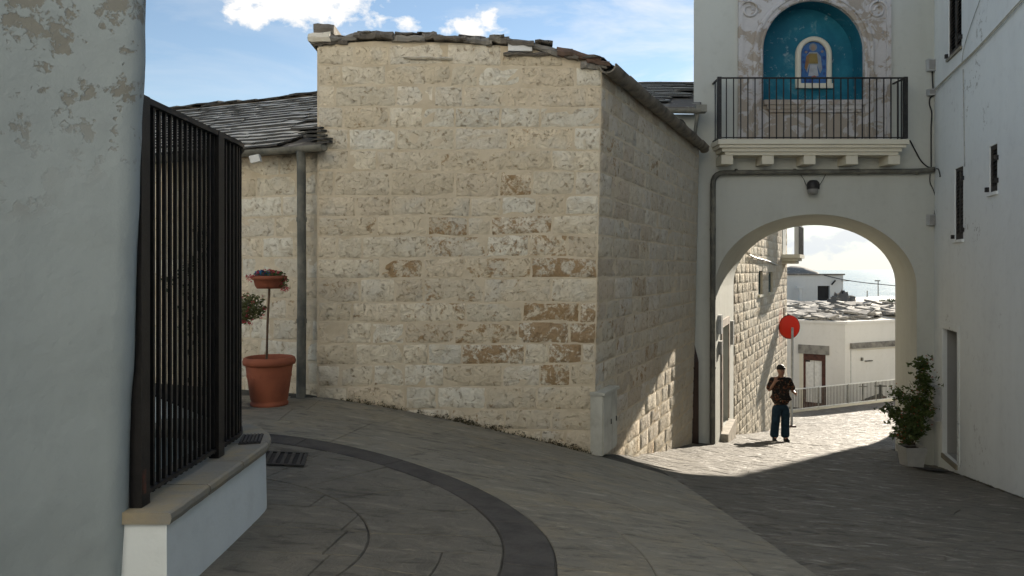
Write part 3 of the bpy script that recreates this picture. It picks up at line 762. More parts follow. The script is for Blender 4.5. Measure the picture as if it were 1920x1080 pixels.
# ================================================================== house with dark slate roof between limestone house and gatehouse
hb = empty('back_house', (2.6, 15.0, -3.2)); tag(hb, 'narrow house with dark slate roof between limestone house and arched gatehouse', 'house')
mb = MB(); mb.box((1.0, 14.25, -3.3), (3.50, 17.4, 2.96)); mb.build('wall', M['plaster_gate'], hb)
mb = MB(); mb.hexa([(0.8, 14.02, 2.98), (3.50, 14.02, 2.98), (4.50, 16.75, 4.10), (0.8, 16.75, 4.10), (0.8, 14.02, 3.05), (3.50, 14.02, 3.05), (4.50, 16.75, 4.17), (0.8, 16.75, 4.17)])
rf = mb.build('roof', M['slate_dark'], hb)
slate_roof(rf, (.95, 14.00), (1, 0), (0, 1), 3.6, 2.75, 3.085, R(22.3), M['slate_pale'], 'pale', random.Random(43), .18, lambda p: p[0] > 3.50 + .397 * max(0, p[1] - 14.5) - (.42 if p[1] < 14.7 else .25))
mb = MB(); half_pipe(mb, (1.1, 13.93, 3.02), (3.50, 13.93, 2.985), .085, 10, .012); mb.build('gutter', M['zinc'], hb)
mb = MB(); mb.box((3.42, 13.86, 2.93), (3.62, 14.06, 3.06)); mb.build('gutter_hopper', M['zinc'], hb)
mb = MB(); mb.tube([(3.47, 13.95, 2.95), (3.46, 14.10, 2.6), (3.46, 14.22, 2.3), (3.46, 14.28, -1.2)], .035, 10); mb.build('downpipe', M['zinc'], hb)
cv = empty('pipe_guard', (3.5, 14.25, G(3.5, 14.3))); tag(cv, 'dark brown metal pipe guard standing in the corner beside the gatehouse', 'pipe guard')
mb = MB(); zz = G(3.5, 14.3) - .03
mb.prism([(3.37, 14.12), (3.53, 14.12), (3.56, 14.46), (3.40, 14.40)], zz, -1.75); mb.build('cover', M['brown_metal'], cv)
mb = MB(); mb.hexa([(3.37, 14.12, -1.749), (3.53, 14.12, -1.749), (3.56, 14.46, -1.749), (3.40, 14.40, -1.749), (3.42, 14.30, -1.28), (3.46, 14.30, -1.28), (3.47, 14.36, -1.28), (3.43, 14.36, -1.28)]); mb.build('sloping_top', M['brown_metal'], cv)
# ================================================================== walls with openings
def wall_panel(mb, O, u, n, s0, s1, z0, z1, holes, depth, z0f=None):
    """vertical wall from O along u; holes (sa, sb, za, zb) get reveals going in by depth"""
    ss = sorted({s0, s1, *[h[0] for h in holes], *[h[1] for h in holes]}); zs = sorted({z0, z1, *[h[2] for h in holes], *[h[3] for h in holes]})
    def P(s, z, d=0): return (O[0] + u[0] * s - n[0] * d, O[1] + u[1] * s - n[1] * d, z)
    flip = (u[0] * n[1] - u[1] * n[0]) > 0
    def q(*pts): mb.face(pts[::-1] if flip else pts)
    for a, b in zip(ss, ss[1:]):
        for c, d in zip(zs, zs[1:]):
            m = ((a + b) / 2, (c + d) / 2)
            if any(h[0] < m[0] < h[1] and h[2] < m[1] < h[3] for h in holes): continue
            q(P(a, c), P(b, c), P(b, d), P(a, d))
    for sa, sb, za, zb in holes:
        q(P(sa, za), P(sa, zb), P(sa, zb, depth), P(sa, za, depth)); q(P(sb, zb), P(sb, za), P(sb, za, depth), P(sb, zb, depth))
        q(P(sa, zb), P(sb, zb), P(sb, zb, depth), P(sa, zb, depth)); q(P(sb, za), P(sa, za), P(sa, za, depth), P(sb, za, depth))
    return P
# ================================================================== gatehouse
gate = empty('arched_gatehouse', (6.0, 15, G(6, 14.5))); tag(gate, 'white plastered gatehouse with round arch passage and blue niche over a balcony', 'gatehouse')
GY, GR = 14.5, 18.1
SH = .397
XA, XB = 3.53, 8.30            # front face
JA, JB = 3.94, 7.86            # jambs of the arch
SPR, RISE = -.36, 1.43
ZT = 6.25; ZM = 1.95
NX, NR = 5.83, .98             # niche centre and half width
NZ0, NZS = 3.26, 4.22          # niche floor and springing
NA = 36
def arch_pts(xc, hw, zs, rise, n=NA): return [(xc - hw * math.cos(k / n * math.pi), zs + rise * math.sin(k / n * math.pi)) for k in range(n + 1)]
ar = arch_pts((JA + JB) / 2, (JB - JA) / 2, SPR, RISE)
ni = arch_pts(NX, NR, NZS, NR)
mb = MB()
def ff(pts, y=GY): mb.face([(x, y, z) for x, z in pts])
ff([(XA, -4.7), (JA, -4.7), (JA, SPR), (JA, ZM), (XA, ZM)]); ff([(JB, -4.7), (XB, -4.7), (XB, ZM), (JB, ZM), (JB, SPR)])
for (xa, za), (xb, zb) in zip(ar, ar[1:]): ff([(xa, za), (xb, zb), (xb, ZM), (xa, ZM)])
ff([(XA, ZM), (NX - NR, ZM), (NX - NR, 6.0), (XA, 6.0)]); ff([(NX + NR, ZM), (XB, ZM), (XB, 6.0), (NX + NR, 6.0)]); ff([(NX - NR, ZM), (NX + NR, ZM), (NX + NR, NZ0), (NX - NR, NZ0)])
for (xa, za), (xb, zb) in zip(ni, ni[1:]): ff([(xa, za), (xb, zb), (xb, 6.0), (xa, 6.0)])
ff([(XA, 6.0), (XB, 6.0), (XB, ZT), (XA, ZT)])
# passage: right jamb, vault, rear face, flanks, top
D = GR - GY; dx = SH * D
mb.face([(JB, GY, -4.7), (JB, GY, SPR), (JB + dx, GR, SPR), (JB + dx, GR, -5.2)])
mb.grid([[(x, GY, z) for x, z in ar], [(x + dx * .5, GY + D * .5, z) for x, z in ar], [(x + dx, GR, z) for x, z in ar]], True)
def fr(pts): mb.face([(x + dx, GR, z) for x, z in reversed(pts)])
fr([(XA, -5.2), (JA, -5.2), (JA, ZM), (XA, ZM)]); fr([(JB, -5.2), (XB + .6, -5.2), (XB + .6, ZM), (JB, ZM)])
for (xa, za), (xb, zb) in zip(ar, ar[1:]): fr([(xa, za), (xb, zb), (xb, ZM), (xa, ZM)])
fr([(XA, ZM), (XB + .6, ZM), (XB + .6, ZT), (XA, ZT)])
mb.face([(XA + dx, GR, -5), (XA, GY, -5), (XA, GY, ZT), (XA + dx, GR, ZT)])
mb.face([(XB, GY, -5), (XB + .6 + dx, GR, -5), (XB + .6 + dx, GR, ZT), (XB, GY, ZT)])
mb.face([(XA, GY, ZT), (XB, GY, ZT), (XB + .6 + dx, GR, ZT), (XA + dx, GR, ZT)])
# left jamb with its doorway
pl = math.hypot(SH, 1); pu = (SH / pl, 1 / pl); pn = (1 / pl, -SH / pl)
DS0, DS1 = 1.12 * pl, 2.35 * pl
PJ = wall_panel(mb, (JA, GY), pu, pn, 0, D * pl, -4.7, SPR, [(DS0, DS1, -3.38, -1.22)], .16)
gw = mb.build('wall', M['plaster_gate'], gate)
mb = MB(); mb.face([PJ(DS0, -3.38, .16), PJ(DS1, -3.38, .16), PJ(DS1, -1.22, .16), PJ(DS0, -1.22, .16)]); door = mb.build('door', simple('passage_door', (.16, .15, .135), .6, .2, 3, .2), gate)
mb = MB()
for a, b, c, d in ((DS0 - .16, DS0, -3.36, -1.06), (DS1, DS1 + .16, -3.36, -1.06), (DS0, DS1, -1.22, -1.06)):
    p0, p1 = PJ(a, c, -.03), PJ(b, c, -.03); r0_, r1_ = PJ(a, c, .0), PJ(b, c, .0)
    mb.hexa([p0, p1, r1_, r0_, (p0[0], p0[1], d), (p1[0], p1[1], d), (r1_[0], r1_[1], d), (r0_[0], r0_[1], d)])
mb.build('door_surround', simple('pinkish_stone', (.50, .43, .36), .85, .25, 5, .5), gate)
p0, p1 = PJ(DS0 - .25, 0, -.16), PJ(DS1 + .12, 0, -.16); r0_, r1_ = PJ(DS0 - .25, 0, .02), PJ(DS1 + .12, 0, .02)
mb = MB(); zz = -3.39; mb.hexa([(*p[:2], -4.4) for p in (p0, p1, r1_, r0_)] + [(*p[:2], zz) for p in (p0, p1, r1_, r0_)]); mb.build('doorstep', simple('worn_step_stone', (.46, .41, .33), .8, .25, 5, .4), gate)
for k, (s_, za, zb, w) in enumerate(((.50, -1.30, -.92, .30), (.58, -1.72, -1.45, .22), (3.05, -1.75, -1.2, .22))):
    p0, p1 = PJ(s_, 0, -.07), PJ(s_ + w, 0, -.07); r0_, r1_ = PJ(s_, 0, .01), PJ(s_ + w, 0, .01)
    mb = MB(); mb.hexa([(*p[:2], za) for p in (p0, p1, r1_, r0_)] + [(*p[:2], zb) for p in (p0, p1, r1_, r0_)]); mb.build('wall_plate', M['box_grey'] if k != 1 else M['grey_door'], gate)
# ------------------------------------------------------------------ niche
t = NT('peeling_blue_paint'); n1 = t.noise(2.6, 7, .66, .5); n2 = t.noise(9, 7, .7, .3); n3 = t.noise(1.0, 3)
c = t.mix(t.step(n1, .40, .70), (.012, .135, .20), (.022, .19, .255)); c = t.mix(t.step(n3, .45, .7), c, (.01, .11, .165))
c = t.mix(t.math('MULTIPLY', t.step(n2, .60, .67), .6), c, (.36, .42, .42)); c = t.mix(t.math('MULTIPLY', t.step(n1, .57, .70), .75), c, (.13, .24, .27))
M['niche_blue'] = t.done(c, .75, t.bump(t.math('ADD', n2, n1), .4, .015), .3)
ND = .42
mb = MB()
out = [(NX - NR, NZ0)] + ni + [(NX + NR, NZ0)]
mb.grid([[(x, GY, z) for x, z in ni], [(x, GY + ND, z) for x, z in ni]], True)
for x in (NX - NR, NX + NR): mb.face([(x, GY, NZ0), (x, GY, NZS), (x, GY + ND, NZS), (x, GY + ND, NZ0)])
mb.face([(NX - NR, GY, NZ0), (NX + NR, GY, NZ0), (NX + NR, GY + ND, NZ0), (NX - NR, GY + ND, NZ0)]); mb.face([(x, GY + ND, z) for x, z in out])
mb.build('niche', M['niche_blue'], gate)
t = NT('flaking_stucco'); n1 = t.noise(3.4, 8, .66, .8); n2 = t.noise(16, 6, .65); n3 = t.noise(1.2, 3)
c = t.mix(n2, (.42, .365, .30), (.35, .30, .245)); f = t.step(t.math('ADD', n1, t.math('MULTIPLY', t.math('SUBTRACT', n3, .5), .35)), .46, .53)
c = t.mix(f, c, t.mix(n2, (.60, .58, .56), (.48, .46, .45)))
M['flaking'] = t.done(c, .9, t.bump(t.math('ADD', t.math('MULTIPLY', f, .6), n2), .6, .015), .2)
PXA, PXB = 4.38, 7.33; PY = GY - .05
mb = MB()
def fp(pts): mb.face([(x, PY, z) for x, z in pts])
MR = NR + .005; mi = arch_pts(NX, MR, NZS, MR)
fp([(PXA, 2.2), (NX - MR, 2.2), (NX - MR, 6.2), (PXA, 6.2)]); fp([(NX + MR, 2.2), (PXB, 2.2), (PXB, 6.2), (NX + MR, 6.2)])
for (xa, za), (xb, zb) in zip(mi, mi[1:]): fp([(xa, za), (xb, zb), (xb, 6.2), (xa, 6.2)])
fp([(NX - MR, 2.2), (NX + MR, 2.2), (NX + MR, NZ0 - .004), (NX - MR, NZ0 - .004)])
mb.face([(PXA, PY, 2.2), (PXA, PY, 6.2), (PXA, GY, 6.2), (PXA, GY, 2.2)]); mb.face([(PXB, PY, 6.2), (PXB, PY, 2.2), (PXB, GY, 2.2), (PXB, GY, 6.2)])
mb.grid([[(x, PY, z) for x, z in mi], [(x, GY + .001, z) for x, z in mi]], True)
for x in (NX - MR, NX + MR): mb.face([(x, PY, NZ0), (x, PY, NZS), (x, GY, NZS), (x, GY, NZ0)])
surround = mb.build('niche_surround', M['flaking'], gate)
def sweep(mb, path, prof, smooth=True):
    """path: list of ((x, z), (ox, oz)) with outward direction; prof: (out, forward) pairs"""
    mb.grid([[(p[0] + o[0] * a, PY - b, p[1] + o[1] * a) for p, o in path] for a, b in prof], smooth)
path = [((NX - NR, z), (-1, 0)) for z in (2.25, 3.2, NZS)] + [((NX - NR * math.cos(k / 32 * math.pi), NZS + NR * math.sin(k / 32 * math.pi)), (-math.cos(k / 32 * math.pi), math.sin(k / 32 * math.pi))) for k in range(1, 32)] + [((NX + NR, z), (1, 0)) for z in (NZS, 3.2, 2.25)]
mb = MB(); sweep(mb, path, [(-.0, -.04), (.0, .03), (.03, .05), (.05, .05), (.06, .025), (.10, .025), (.11, .06), (.16, .06), (.185, .03), (.19, .0)], False); mb.build('archivolt', M['flaking'], surround)
for xs_ in ((PXA + .0, PXA + .09), (PXB - .09, PXB)):
    mb = MB(); mb.box((xs_[0], PY - .025, 2.2), (xs_[1], PY + .002, 6.2)); mb.build('border_strip', M['flaking'], surround)
for za, zb, d, e in ((3.17, 3.262, .10, .0), (3.09, 3.168, .075, .06), (3.03, 3.088, .05, .10)):
    mb = MB(); mb.box((NX - NR + .005 + e, PY - d, za), (NX + NR - .005 - e, PY + .002, zb)); mb.build('sill_moulding', M['flaking'], surround)
for xa in (NX - .80, NX + .70):
    mb = MB(); mb.box((xa, PY - .02, 2.25), (xa + .10, PY + .002, 3.0)); mb.build('pedestal_border', M['flaking'], surround)
# scroll reliefs in the upper corners
for sg in (-1, 1):
    cx, cz = NX + sg * 1.24, 5.02
    mb = MB(); pts = [(cx + sg * .19 * (1 - k / 40) * math.cos(k * .33), PY - .012, cz + .19 * (1 - k / 40) * math.sin(k * .33)) for k in range(30)]
    mb.tube(pts, .028, 6); mb.build('scroll_relief', M['flaking'], surround)
# ------------------------------------------------------------------ shrine with the glazed tile picture
BY = GY + ND
sc_ = BY / F
def bx_(x): return (x - 960) * sc_
def bz_(y): return (HOR - y) * sc_
shr = empty('shrine_frame', (bx_(1524), BY - .05, bz_(166))); tag(shr, 'small white arched frame around a tile picture in the blue niche', 'shrine')
iw = (1549 - 1500) / 2 * sc_; icx = bx_(1524.5); izs = bz_(103); iz0 = bz_(158)
path = [((icx - iw, z), (-1, 0)) for z in (iz0, izs)] + [((icx - iw * math.cos(k / 20 * math.pi), izs + iw * math.sin(k / 20 * math.pi)), (-math.cos(k / 20 * math.pi), math.sin(k / 20 * math.pi))) for k in range(1, 20)] + [((icx + iw, z), (1, 0)) for z in (izs, iz0)]
mb = MB(); prof = [(0, 0), (0, .06), (.02, .075), (.07, .075), (.095, .05), (.10, 0)]
mb.grid([[(p[0] + o[0] * a, BY - b - .002, p[1] + o[1] * a) for p, o in path] for a, b in prof], True)
mb.build('frame', M['cream_stucco'], shr)
mb = MB(); mb.box((icx - iw - .10, BY - .09, iz0 - .095), (icx + iw + .10, BY - .002, iz0)); mb.build('sill', M['cream_stucco'], shr)
t = NT('glazed_blue_tile'); v = t.voro(9, 'F1', co=t.scaled((1, 0, 1))); n1 = t.noise(14, 4)
M['tile_blue'] = t.done(t.mix(t.step(v.outputs['Distance'], .25, .5), (.018, .05, .20), (.035, .12, .30)), .25, None, .5)
pic = empty('tile_picture', (icx, BY - .02, iz0)); tag(pic, 'blue glazed tile picture of a robed figure in white frame', 'picture')
mb = MB(); mb.face([(icx - iw, BY - .012, iz0)] + [(icx + iw, BY - .012, iz0), (icx + iw, BY - .012, izs)] + [(icx + iw * math.cos(k / 20 * math.pi), BY - .012, izs + iw * math.sin(k / 20 * math.pi)) for k in range(1, 20)] + [(icx - iw, BY - .012, izs)])
mb.build('tile_background', M['tile_blue'], pic)
def flat(name, pts, d, mat, T=.006):
    m_ = MB(); P_ = [(bx_(x), BY - d, bz_(y)) for x, y in pts]; Q_ = [(x, BY - d + T, z) for x, _, z in P_]
    m_.face(P_[::-1]); n = len(P_)
    for i in range(n): m_.face([P_[i], P_[(i + 1) % n], Q_[(i + 1) % n], Q_[i]])
    return m_.build(name, mat, pic)
gl = lambda n_, c: simple(n_, tuple(k * .7 for k in c), .3, .15, 12, .02, 0., .5)
oval = lambda cx, cy, rx, ry, n=14: [(cx + rx * math.cos(k / n * 2 * math.pi), cy + ry * math.sin(k / n * 2 * math.pi)) for k in range(n)]
flat('halo', oval(1524, 89, 7.5, 7.5), .018, gl('glaze_grey', (.30, .32, .34)))
flat('head', oval(1524, 90, 4.2, 5.4), .024, gl('glaze_skin', (.42, .30, .22)))
flat('robe', [(1518, 122), (1531, 122), (1534, 143), (1515, 143)], .020, gl('glaze_white', (.55, .56, .58)))
flat('mantle', [(1517, 98), (1531, 98), (1538, 106), (1541, 130), (1537, 138), (1531, 122), (1517, 122), (1513, 137), (1508, 128), (1511, 106)], .022, gl('glaze_grey_blue', (.38, .42, .46)))
flat('tunic', [(1517, 101), (1531, 101), (1533, 120), (1516, 120)], .026, gl('glaze_ochre', (.36, .25, .06)))
flat('sleeve', [(1517, 101), (1516, 118), (1511, 134), (1508, 126), (1511, 106)], .028, gl('glaze_orange', (.34, .17, .06)))
for cx, cy in ((1511, 98), (1541, 97)): flat('cherub', oval(cx, cy, 2.6, 2.4, 8), .018, gl('glaze_pink', (.36, .27, .24)))
flat('flower_swag', [(1519, 145), (1526, 142), (1533, 146), (1526, 149)], .03, gl('glaze_red', (.30, .08, .06)))
# ------------------------------------------------------------------ balcony
bal = empty('balcony', (5.65, 14.3, 2.2)); bal.parent = gate; bal.location = Vector((5.65, 14.3, 2.2)) - WLOC[gate.name]
YF = 14.0; bs = YF / F
def bX(x): return (x - 960) * bs
def bZ(y): return (HOR - y) * bs
mb = MB(); yb = GY + .02
lay = [(1347, 1705, 261, 270, 0), (1350, 1701, 270.3, 276, .03), (1356, 1695, 276.3, 283, .07), (1362, 1690, 283.3, 289, .10)]
for xa, xb, ya, yb_, d in lay:
    mb.box((bX(xa), YF + d, bZ(yb_)), (bX(xb), yb, bZ(ya)))
mb.build('slab', M['cream_stucco'], bal)
for x in (1367, 1444, 1523, 1603, 1683):
    mb = MB(); mb.box((bX(x - 11), YF + .12, bZ(306)), (bX(x + 11), yb - .01, bZ(288.8))); mb.build('bracket', M['cream_stucco'], bal)
rx0, rx1, rz0, rz1 = bX(1350), bX(1700), bZ(259), bZ(145); ry_ = YF + .05
for nm, z, w in (('top_rail', rz1, .018), ('bottom_rail', rz0 + .02, .012)):
    mb = MB(); mb.box((rx0, ry_ - w, z - w * .7), (rx1, ry_ + w, z + w * .7))
    for x in (rx0, rx1): mb.box((x - w, ry_ + w, z - w * .7), (x + w, GY - .002, z + w * .7))
    mb.build(nm, M['iron_dark'], bal)
nb = 26
for k in range(nb + 1):
    x = lerp(rx0, rx1, k / nb); th = .035 if k in (0, nb) else .009
    mb = MB(); mb.box((x - th, ry_ - th, rz0 + .0), (x + th, ry_ + th, rz1 - .012 + (.03 if k in (0, nb) else 0))); mb.build('post' if k in (0, nb) else 'bar', M['iron_dark'], bal)
for x in (rx0, rx1):
    for y in (ry_ + .14, ry_ + .28):
        mb = MB(); mb.box((x - .009, y - .009, rz0), (x + .009, y + .009, rz1 - .012)); mb.build('bar', M['iron_dark'], bal)
# ------------------------------------------------------------------ pipe, lamp, boxes, cables
def corner_path(pts, r=.12, n=5):
    pts = [Vector(p) for p in pts]; out = [pts[0]]
    for a, b, c in zip(pts, pts[1:], pts[2:]):
        p = b + (a - b).normalized() * r; q = b + (c - b).normalized() * r
        out += [p.lerp(b, k / n).lerp(b.lerp(q, k / n), k / n) for k in range(n + 1)]
    return out + [pts[-1]]
PYp = GY - .07
def gp(x, y, Y=PYp): return px(x, y, Y)
zg = G(gp(1337, 830).x, PYp)
mb = MB(); pp = corner_path([gp(1748, 318), gp(1730, 321), gp(1337, 324), Vector((gp(1336, 800).x, PYp, zg + .01))], .22)
mb.tube(pp, .052, 10); mb.build('drain_pipe', M['zinc_dark'], gate)
for x in (1380, 1490, 1610, 1720):
    mb = MB(); p = gp(x, 322); mb.tube([p - Vector((.02, 0, 0)), p + Vector((.02, 0, 0))], .06, 10); mb.build('pipe_clamp', M['zinc_dark'], gate)
for y in (430, 560, 690):
    mb = MB(); p = gp(1336.5, y); mb.tube([p - Vector((0, 0, .02)), p + Vector((0, 0, .02))], .06, 10); mb.build('pipe_clamp', M['zinc_dark'], gate)
lamp = empty('wall_lamp', gp(1523, 362, 14.4)); tag(lamp, 'dark hooded bulkhead lamp over the crown of the arch', 'lamp')
c = gp(1524, 350, 14.40)
mb = MB(); mb.lathe((0, 0, 0), [(.0, .03), (.07, .02), (.11, -.02), (.12, -.06), (.118, -.15)], 16)
mb.v = [(c.x + x, c.y - .02 + z * -.0 + y * .8, c.z + .10 + z) for x, y, z in mb.v]; mb.build('hood', M['iron_dark'], lamp)
mb = MB(); mb.lathe((0, 0, 0), [(.10, .0), (.10, -.12), (.085, -.17), (.0, -.18)], 16); mb.v = [(c.x - .01 + x, c.y - .03 + y * .8, c.z + .02 + z) for x, y, z in mb.v]; mb.build('glass', M['glass_lamp'], lamp)
mb = MB(); mb.box((c.x - .05, c.y + .03, c.z - .02), (c.x + .05, GY - .001, c.z + .08)); mb.build('bracket', M['iron_dark'], lamp)
for x0, x1 in ((1501, 1512), (1548, 1536)):
    mb = MB(); mb.tube([gp(x0, 327, GY - .03), gp((x0 + x1) / 2 + 1, 337, GY - .03), gp(x1, 348, GY - .05)], .006, 6); mb.build('lead', M['cable'], lamp)
def jbox(x0, y0, x1, y1, label, cat='junction box', d=.10, Y=GY):
    a, b = gp(x0, y1, Y - d), gp(x1, y0, Y - d); o = empty('junction_box', ((a.x + b.x) / 2, Y, a.z)); tag(o, label, cat)
    mb = MB(); mb.box((a.x, Y - d, a.z), (b.x, Y + .001, b.z)); mb.build('housing', M['box_grey'], o)
    mb = MB(); mb.box((a.x + .015, Y - d - .008, a.z + .02), (b.x - .015, Y - d - .001, b.z - .02)); mb.build('lid', M['grey_door'], o); return o
jbox(1741, 110, 1755, 132, 'grey meter box with dark window high in the corner above the balcony')
jbox(1742, 166, 1755, 178, 'small white cable box where the diagonal cables meet the gatehouse')
jbox(1742, 402, 1754, 422, 'small grey junction box below the horizontal drain pipe')
def cable(name, pts, r, mat, label):
    mb = MB(); sm = []
    pts = [Vector(p) for p in pts]
    for i in range(len(pts) - 1):
        p0, p1, p2, p3 = pts[max(i - 1, 0)], pts[i], pts[i + 1], pts[min(i + 2, len(pts) - 1)]
        for k in range(5):
            u = k / 5; sm.append(.5 * ((2 * p1) + (p2 - p0) * u + (2 * p0 - 5 * p1 + 4 * p2 - p3) * u * u + (3 * p1 - p0 - 3 * p2 + p3) * u ** 3))
    sm.append(pts[-1]); mb.tube(sm, r, 6); o = mb.build(name, mat); tag(o, label, 'cable'); return o
CYc = GY - .018
cable('cable', [gp(x, y, CYc) for x, y in ((1748, 132), (1749, 160), (1750, 178), (1744, 184), (1743, 196), (1747, 212), (1746, 240), (1746, 300), (1746, 316))], .014, M['cable'], 'black cable looping down the corner beside the balcony')
cable('cable', [gp(x, y, CYc) for x, y in ((1706, 263), (1715, 280), (1726, 300), (1738, 312), (1746, 314))], .012, M['cable'], 'black cable sagging from the balcony end to the drain pipe')
cable('cable', [gp(x, y, CYc) for x, y in ((1744, 326), (1744, 342), (1750, 356), (1754, 372), (1753, 395), (1751, 404))], .010, M['cable'], 'black cable from the drain pipe down to the junction box')
# ================================================================== right white townhouse
th = empty('white_townhouse', (7.5, 12, G(7.4, 12))); tag(th, 'tall grey-white plastered townhouse with slatted shutters and recessed doorway', 'house')
RL = math.hypot(.287, 1); RU = (.287 / RL, 1 / RL); RN = (-1 / RL, .287 / RL)      # along +Y, facing left
RO = (4.04, 0.0); ZR = 5.6
def rs(x):            # wall coordinate for a picture column
    return 4.04 / ((x - 960) / F - .287) * RL
def rwp(x, y, d=.0):  # point on the wall face (d in front of it)
    Yq = 4.04 / ((x - 960) / F - .287); return Vector((4.04 + .287 * Yq + RN[0] * d, Yq + RN[1] * d, (HOR - y) / F * Yq))
holes = {'door': (rs(1795), rs(1768), -3.42, -1.10), 'w2': (rs(1806), rs(1790), .52, 1.77), 'w3': (rs(1870), rs(1855), 1.17, 1.88), 'w1': (rs(1803), rs(1778), 3.83, 5.5)}
mb = MB(); PR = wall_panel(mb, RO, RU, RN, -7.0, 14.62 * RL, -4.8, ZR, list(holes.values()), .07)
def rb(s, d): return (RO[0] + RU[0] * s - RN[0] * d, RO[1] + RU[1] * s - RN[1] * d)
e = 14.62 * RL
a, b, c, d = rb(-7, 0), rb(e, 0), rb(e, 7), rb(-7, 7)
mb.face([(*a, ZR), (*d, ZR), (*c, ZR), (*b, ZR)]); mb.face([(*b, -6), (*b, ZR), (*c, ZR), (*c, -6)]); mb.face([(*d, -4), (*d, ZR), (*a, ZR), (*a, -4)]); mb.face([(*c, -6), (*c, ZR), (*d, ZR), (*d, -6)])
mb.build('wall', M['plaster_right'], th)
# door recess is deeper than the shutters
sa, sb, za, zb = holes['door']; mb = MB(); dd = .55
for q in ([PR(sa, za, .07), PR(sa, zb, .07), PR(sa, zb, dd), PR(sa, za, dd)], [PR(sb, zb, .07), PR(sb, za, .07), PR(sb, za, dd), PR(sb, zb, dd)], [PR(sa, zb, .07), PR(sb, zb, .07), PR(sb, zb, dd), PR(sa, zb, dd)], [PR(sb, za, .07), PR(sa, za, .07), PR(sa, za, dd), PR(sb, za, dd)]): mb.face(q)
mb.build('door_recess', plaster('recess_shade_plaster', (.34, .34, .32), (.27, .27, .25), .5), th)  # shade of the recess put into its plaster colour
mb = MB(); mb.face([PR(sa, za, dd), PR(sa, zb, dd), PR(sb, zb, dd), PR(sb, za, dd)]); mb.build('door', simple('dark_grey_door', (.13, .13, .125), .6, .2, 3, .2), th)
def wbar(mb, s0, s1, z0, z1, d0, d1):
    P8 = [PR(s0, z0, d0), PR(s1, z0, d0), PR(s1, z0, d1), PR(s0, z0, d1), PR(s0, z1, d0), PR(s1, z1, d0), PR(s1, z1, d1), PR(s0, z1, d1)]; mb.hexa(P8)
mb = MB(); wbar(mb, sa - .02, sb + .02, za - .09, za - .003, -.03, .40); mb.build('door_sill', M['cap'], th)
mb = MB()
for q in ((sa - .13, sa - .01, za, zb + .12), (sb + .01, sb + .13, za, zb + .12), (sa - .01, sb + .01, zb + .01, zb + .12)): wbar(mb, *q, -.010, .001)
mb.build('door_surround', M['plaster_right'], th)
for key, nl in (('w2', 2), ('w3', 1), ('w1', 2)):
    sa, sb, za, zb = holes[key]; w = (sb - sa) / nl
    for l in range(nl):
        a, b = sa + l * w + .004, sa + (l + 1) * w - .004; fr_ = .045
        mb = MB(); wbar(mb, a, a + fr_, za, zb, .02, .06); wbar(mb, b - fr_, b, za, zb, .02, .06); wbar(mb, a + fr_, b - fr_, za, za + .09, .02, .06); wbar(mb, a + fr_, b - fr_, zb - .06, zb, .02, .06)
        sh = mb.build('shutter', M['shutter'], th)
        ns = int((zb - za - .15) / .062)
        for k in range(ns):
            z = za + .09 + (zb - za - .15) * (k + .5) / ns; mb = MB()
            P8 = [PR(a + fr_, z - .032, .022), PR(b - fr_, z - .032, .022), PR(b - fr_, z - .022, .028), PR(a + fr_, z - .022, .028), PR(a + fr_, z + .018, .052), PR(b - fr_, z + .018, .052), PR(b - fr_, z + .028, .058), PR(a + fr_, z + .028, .058)]
            mb.hexa(P8); mb.build('slat', M['shutter'], sh)
    mb = MB(); wbar(mb, sa, sb, za, zb, .066, .069); mb.build('window_back', M['dark_inside'], th)
    mb = MB(); wbar(mb, sa - .04, sb + .04, za - .05, za - .003, -.035, .06); mb.build('window_sill', M['cap'] if key == 'w1' else M['plaster_right'], th)
    for s_, z in ((sa - .03, za + .12), (sa - .03, zb - .25), (sb + .03, za + .02)):
        mb = MB(); wbar(mb, s_ - .025, s_ + .025, z, z + .07, -.05, .0); mb.build('shutter_hook', M['iron_dark'], th)
# cables on the townhouse
for k, w_ in ((0, 'upper'), (1, 'lower')):
    cable('cable', [rwp(1757, 166 + k * 3.5, .03), rwp(1790, 134 + k * 3, .03 + .01 * k), rwp(1830, 96 + k * 3, .03), rwp(1875, 48 + k * 4, .03), rwp(1925, -6 + k * 4.5, .03), rwp(1990, -66 + k * 5, .03)], .009, M['cable_tan'], w_ + ' tan cable of the pair climbing diagonally up the townhouse wall')
cable('cable', [rwp(1806, 118, .02), rwp(1810, 90, .02), rwp(1822, 50, .02), rwp(1840, 0, .02), rwp(1850, -30, .02)], .007, M['cable_white'], 'thin pale cable climbing from the diagonal bundle past the upper shutters')
cable('conduit', [rwp(1807.5, 130, .012), rwp(1808, 180, .012), rwp(1809, 250, .012), rwp(1810, 312, .012)], .010, M['cable_white'], 'thin white conduit dropping from the cable bundle beside the narrow shutters')
cable('conduit', [gp(1760, -20, GY - .02), gp(1759.5, 60, GY - .02), gp(1759, 160, GY - .02)], .010, M['cable_white'], 'thin white conduit rising in the corner above the meter box')
cable('cable', [rwp(1758, 316, .02), rwp(1762, 318, .02), rwp(1765, 330, .02), rwp(1764, 330.5, .02)], .01, M['cable'], 'short black hooked cable end beside the drain pipe elbow')
mt = empty('meter_cabinet', rwp(1748, 785)); tag(mt, 'pale meter cabinet with framed door on the townhouse wall behind the shrub', 'cabinet')
s0, s1 = 14.0 * RL, 14.33 * RL; mb = MB(); wbar(mb, s0, s1, -2.86, -2.22, -.13, .001); mb.build('housing', M['box_grey'], mt)
mb = MB(); wbar(mb, s0 + .03, s1 - .03, -2.82, -2.26, -.142, -.131); mb.build('door', M['cream_box'], mt)
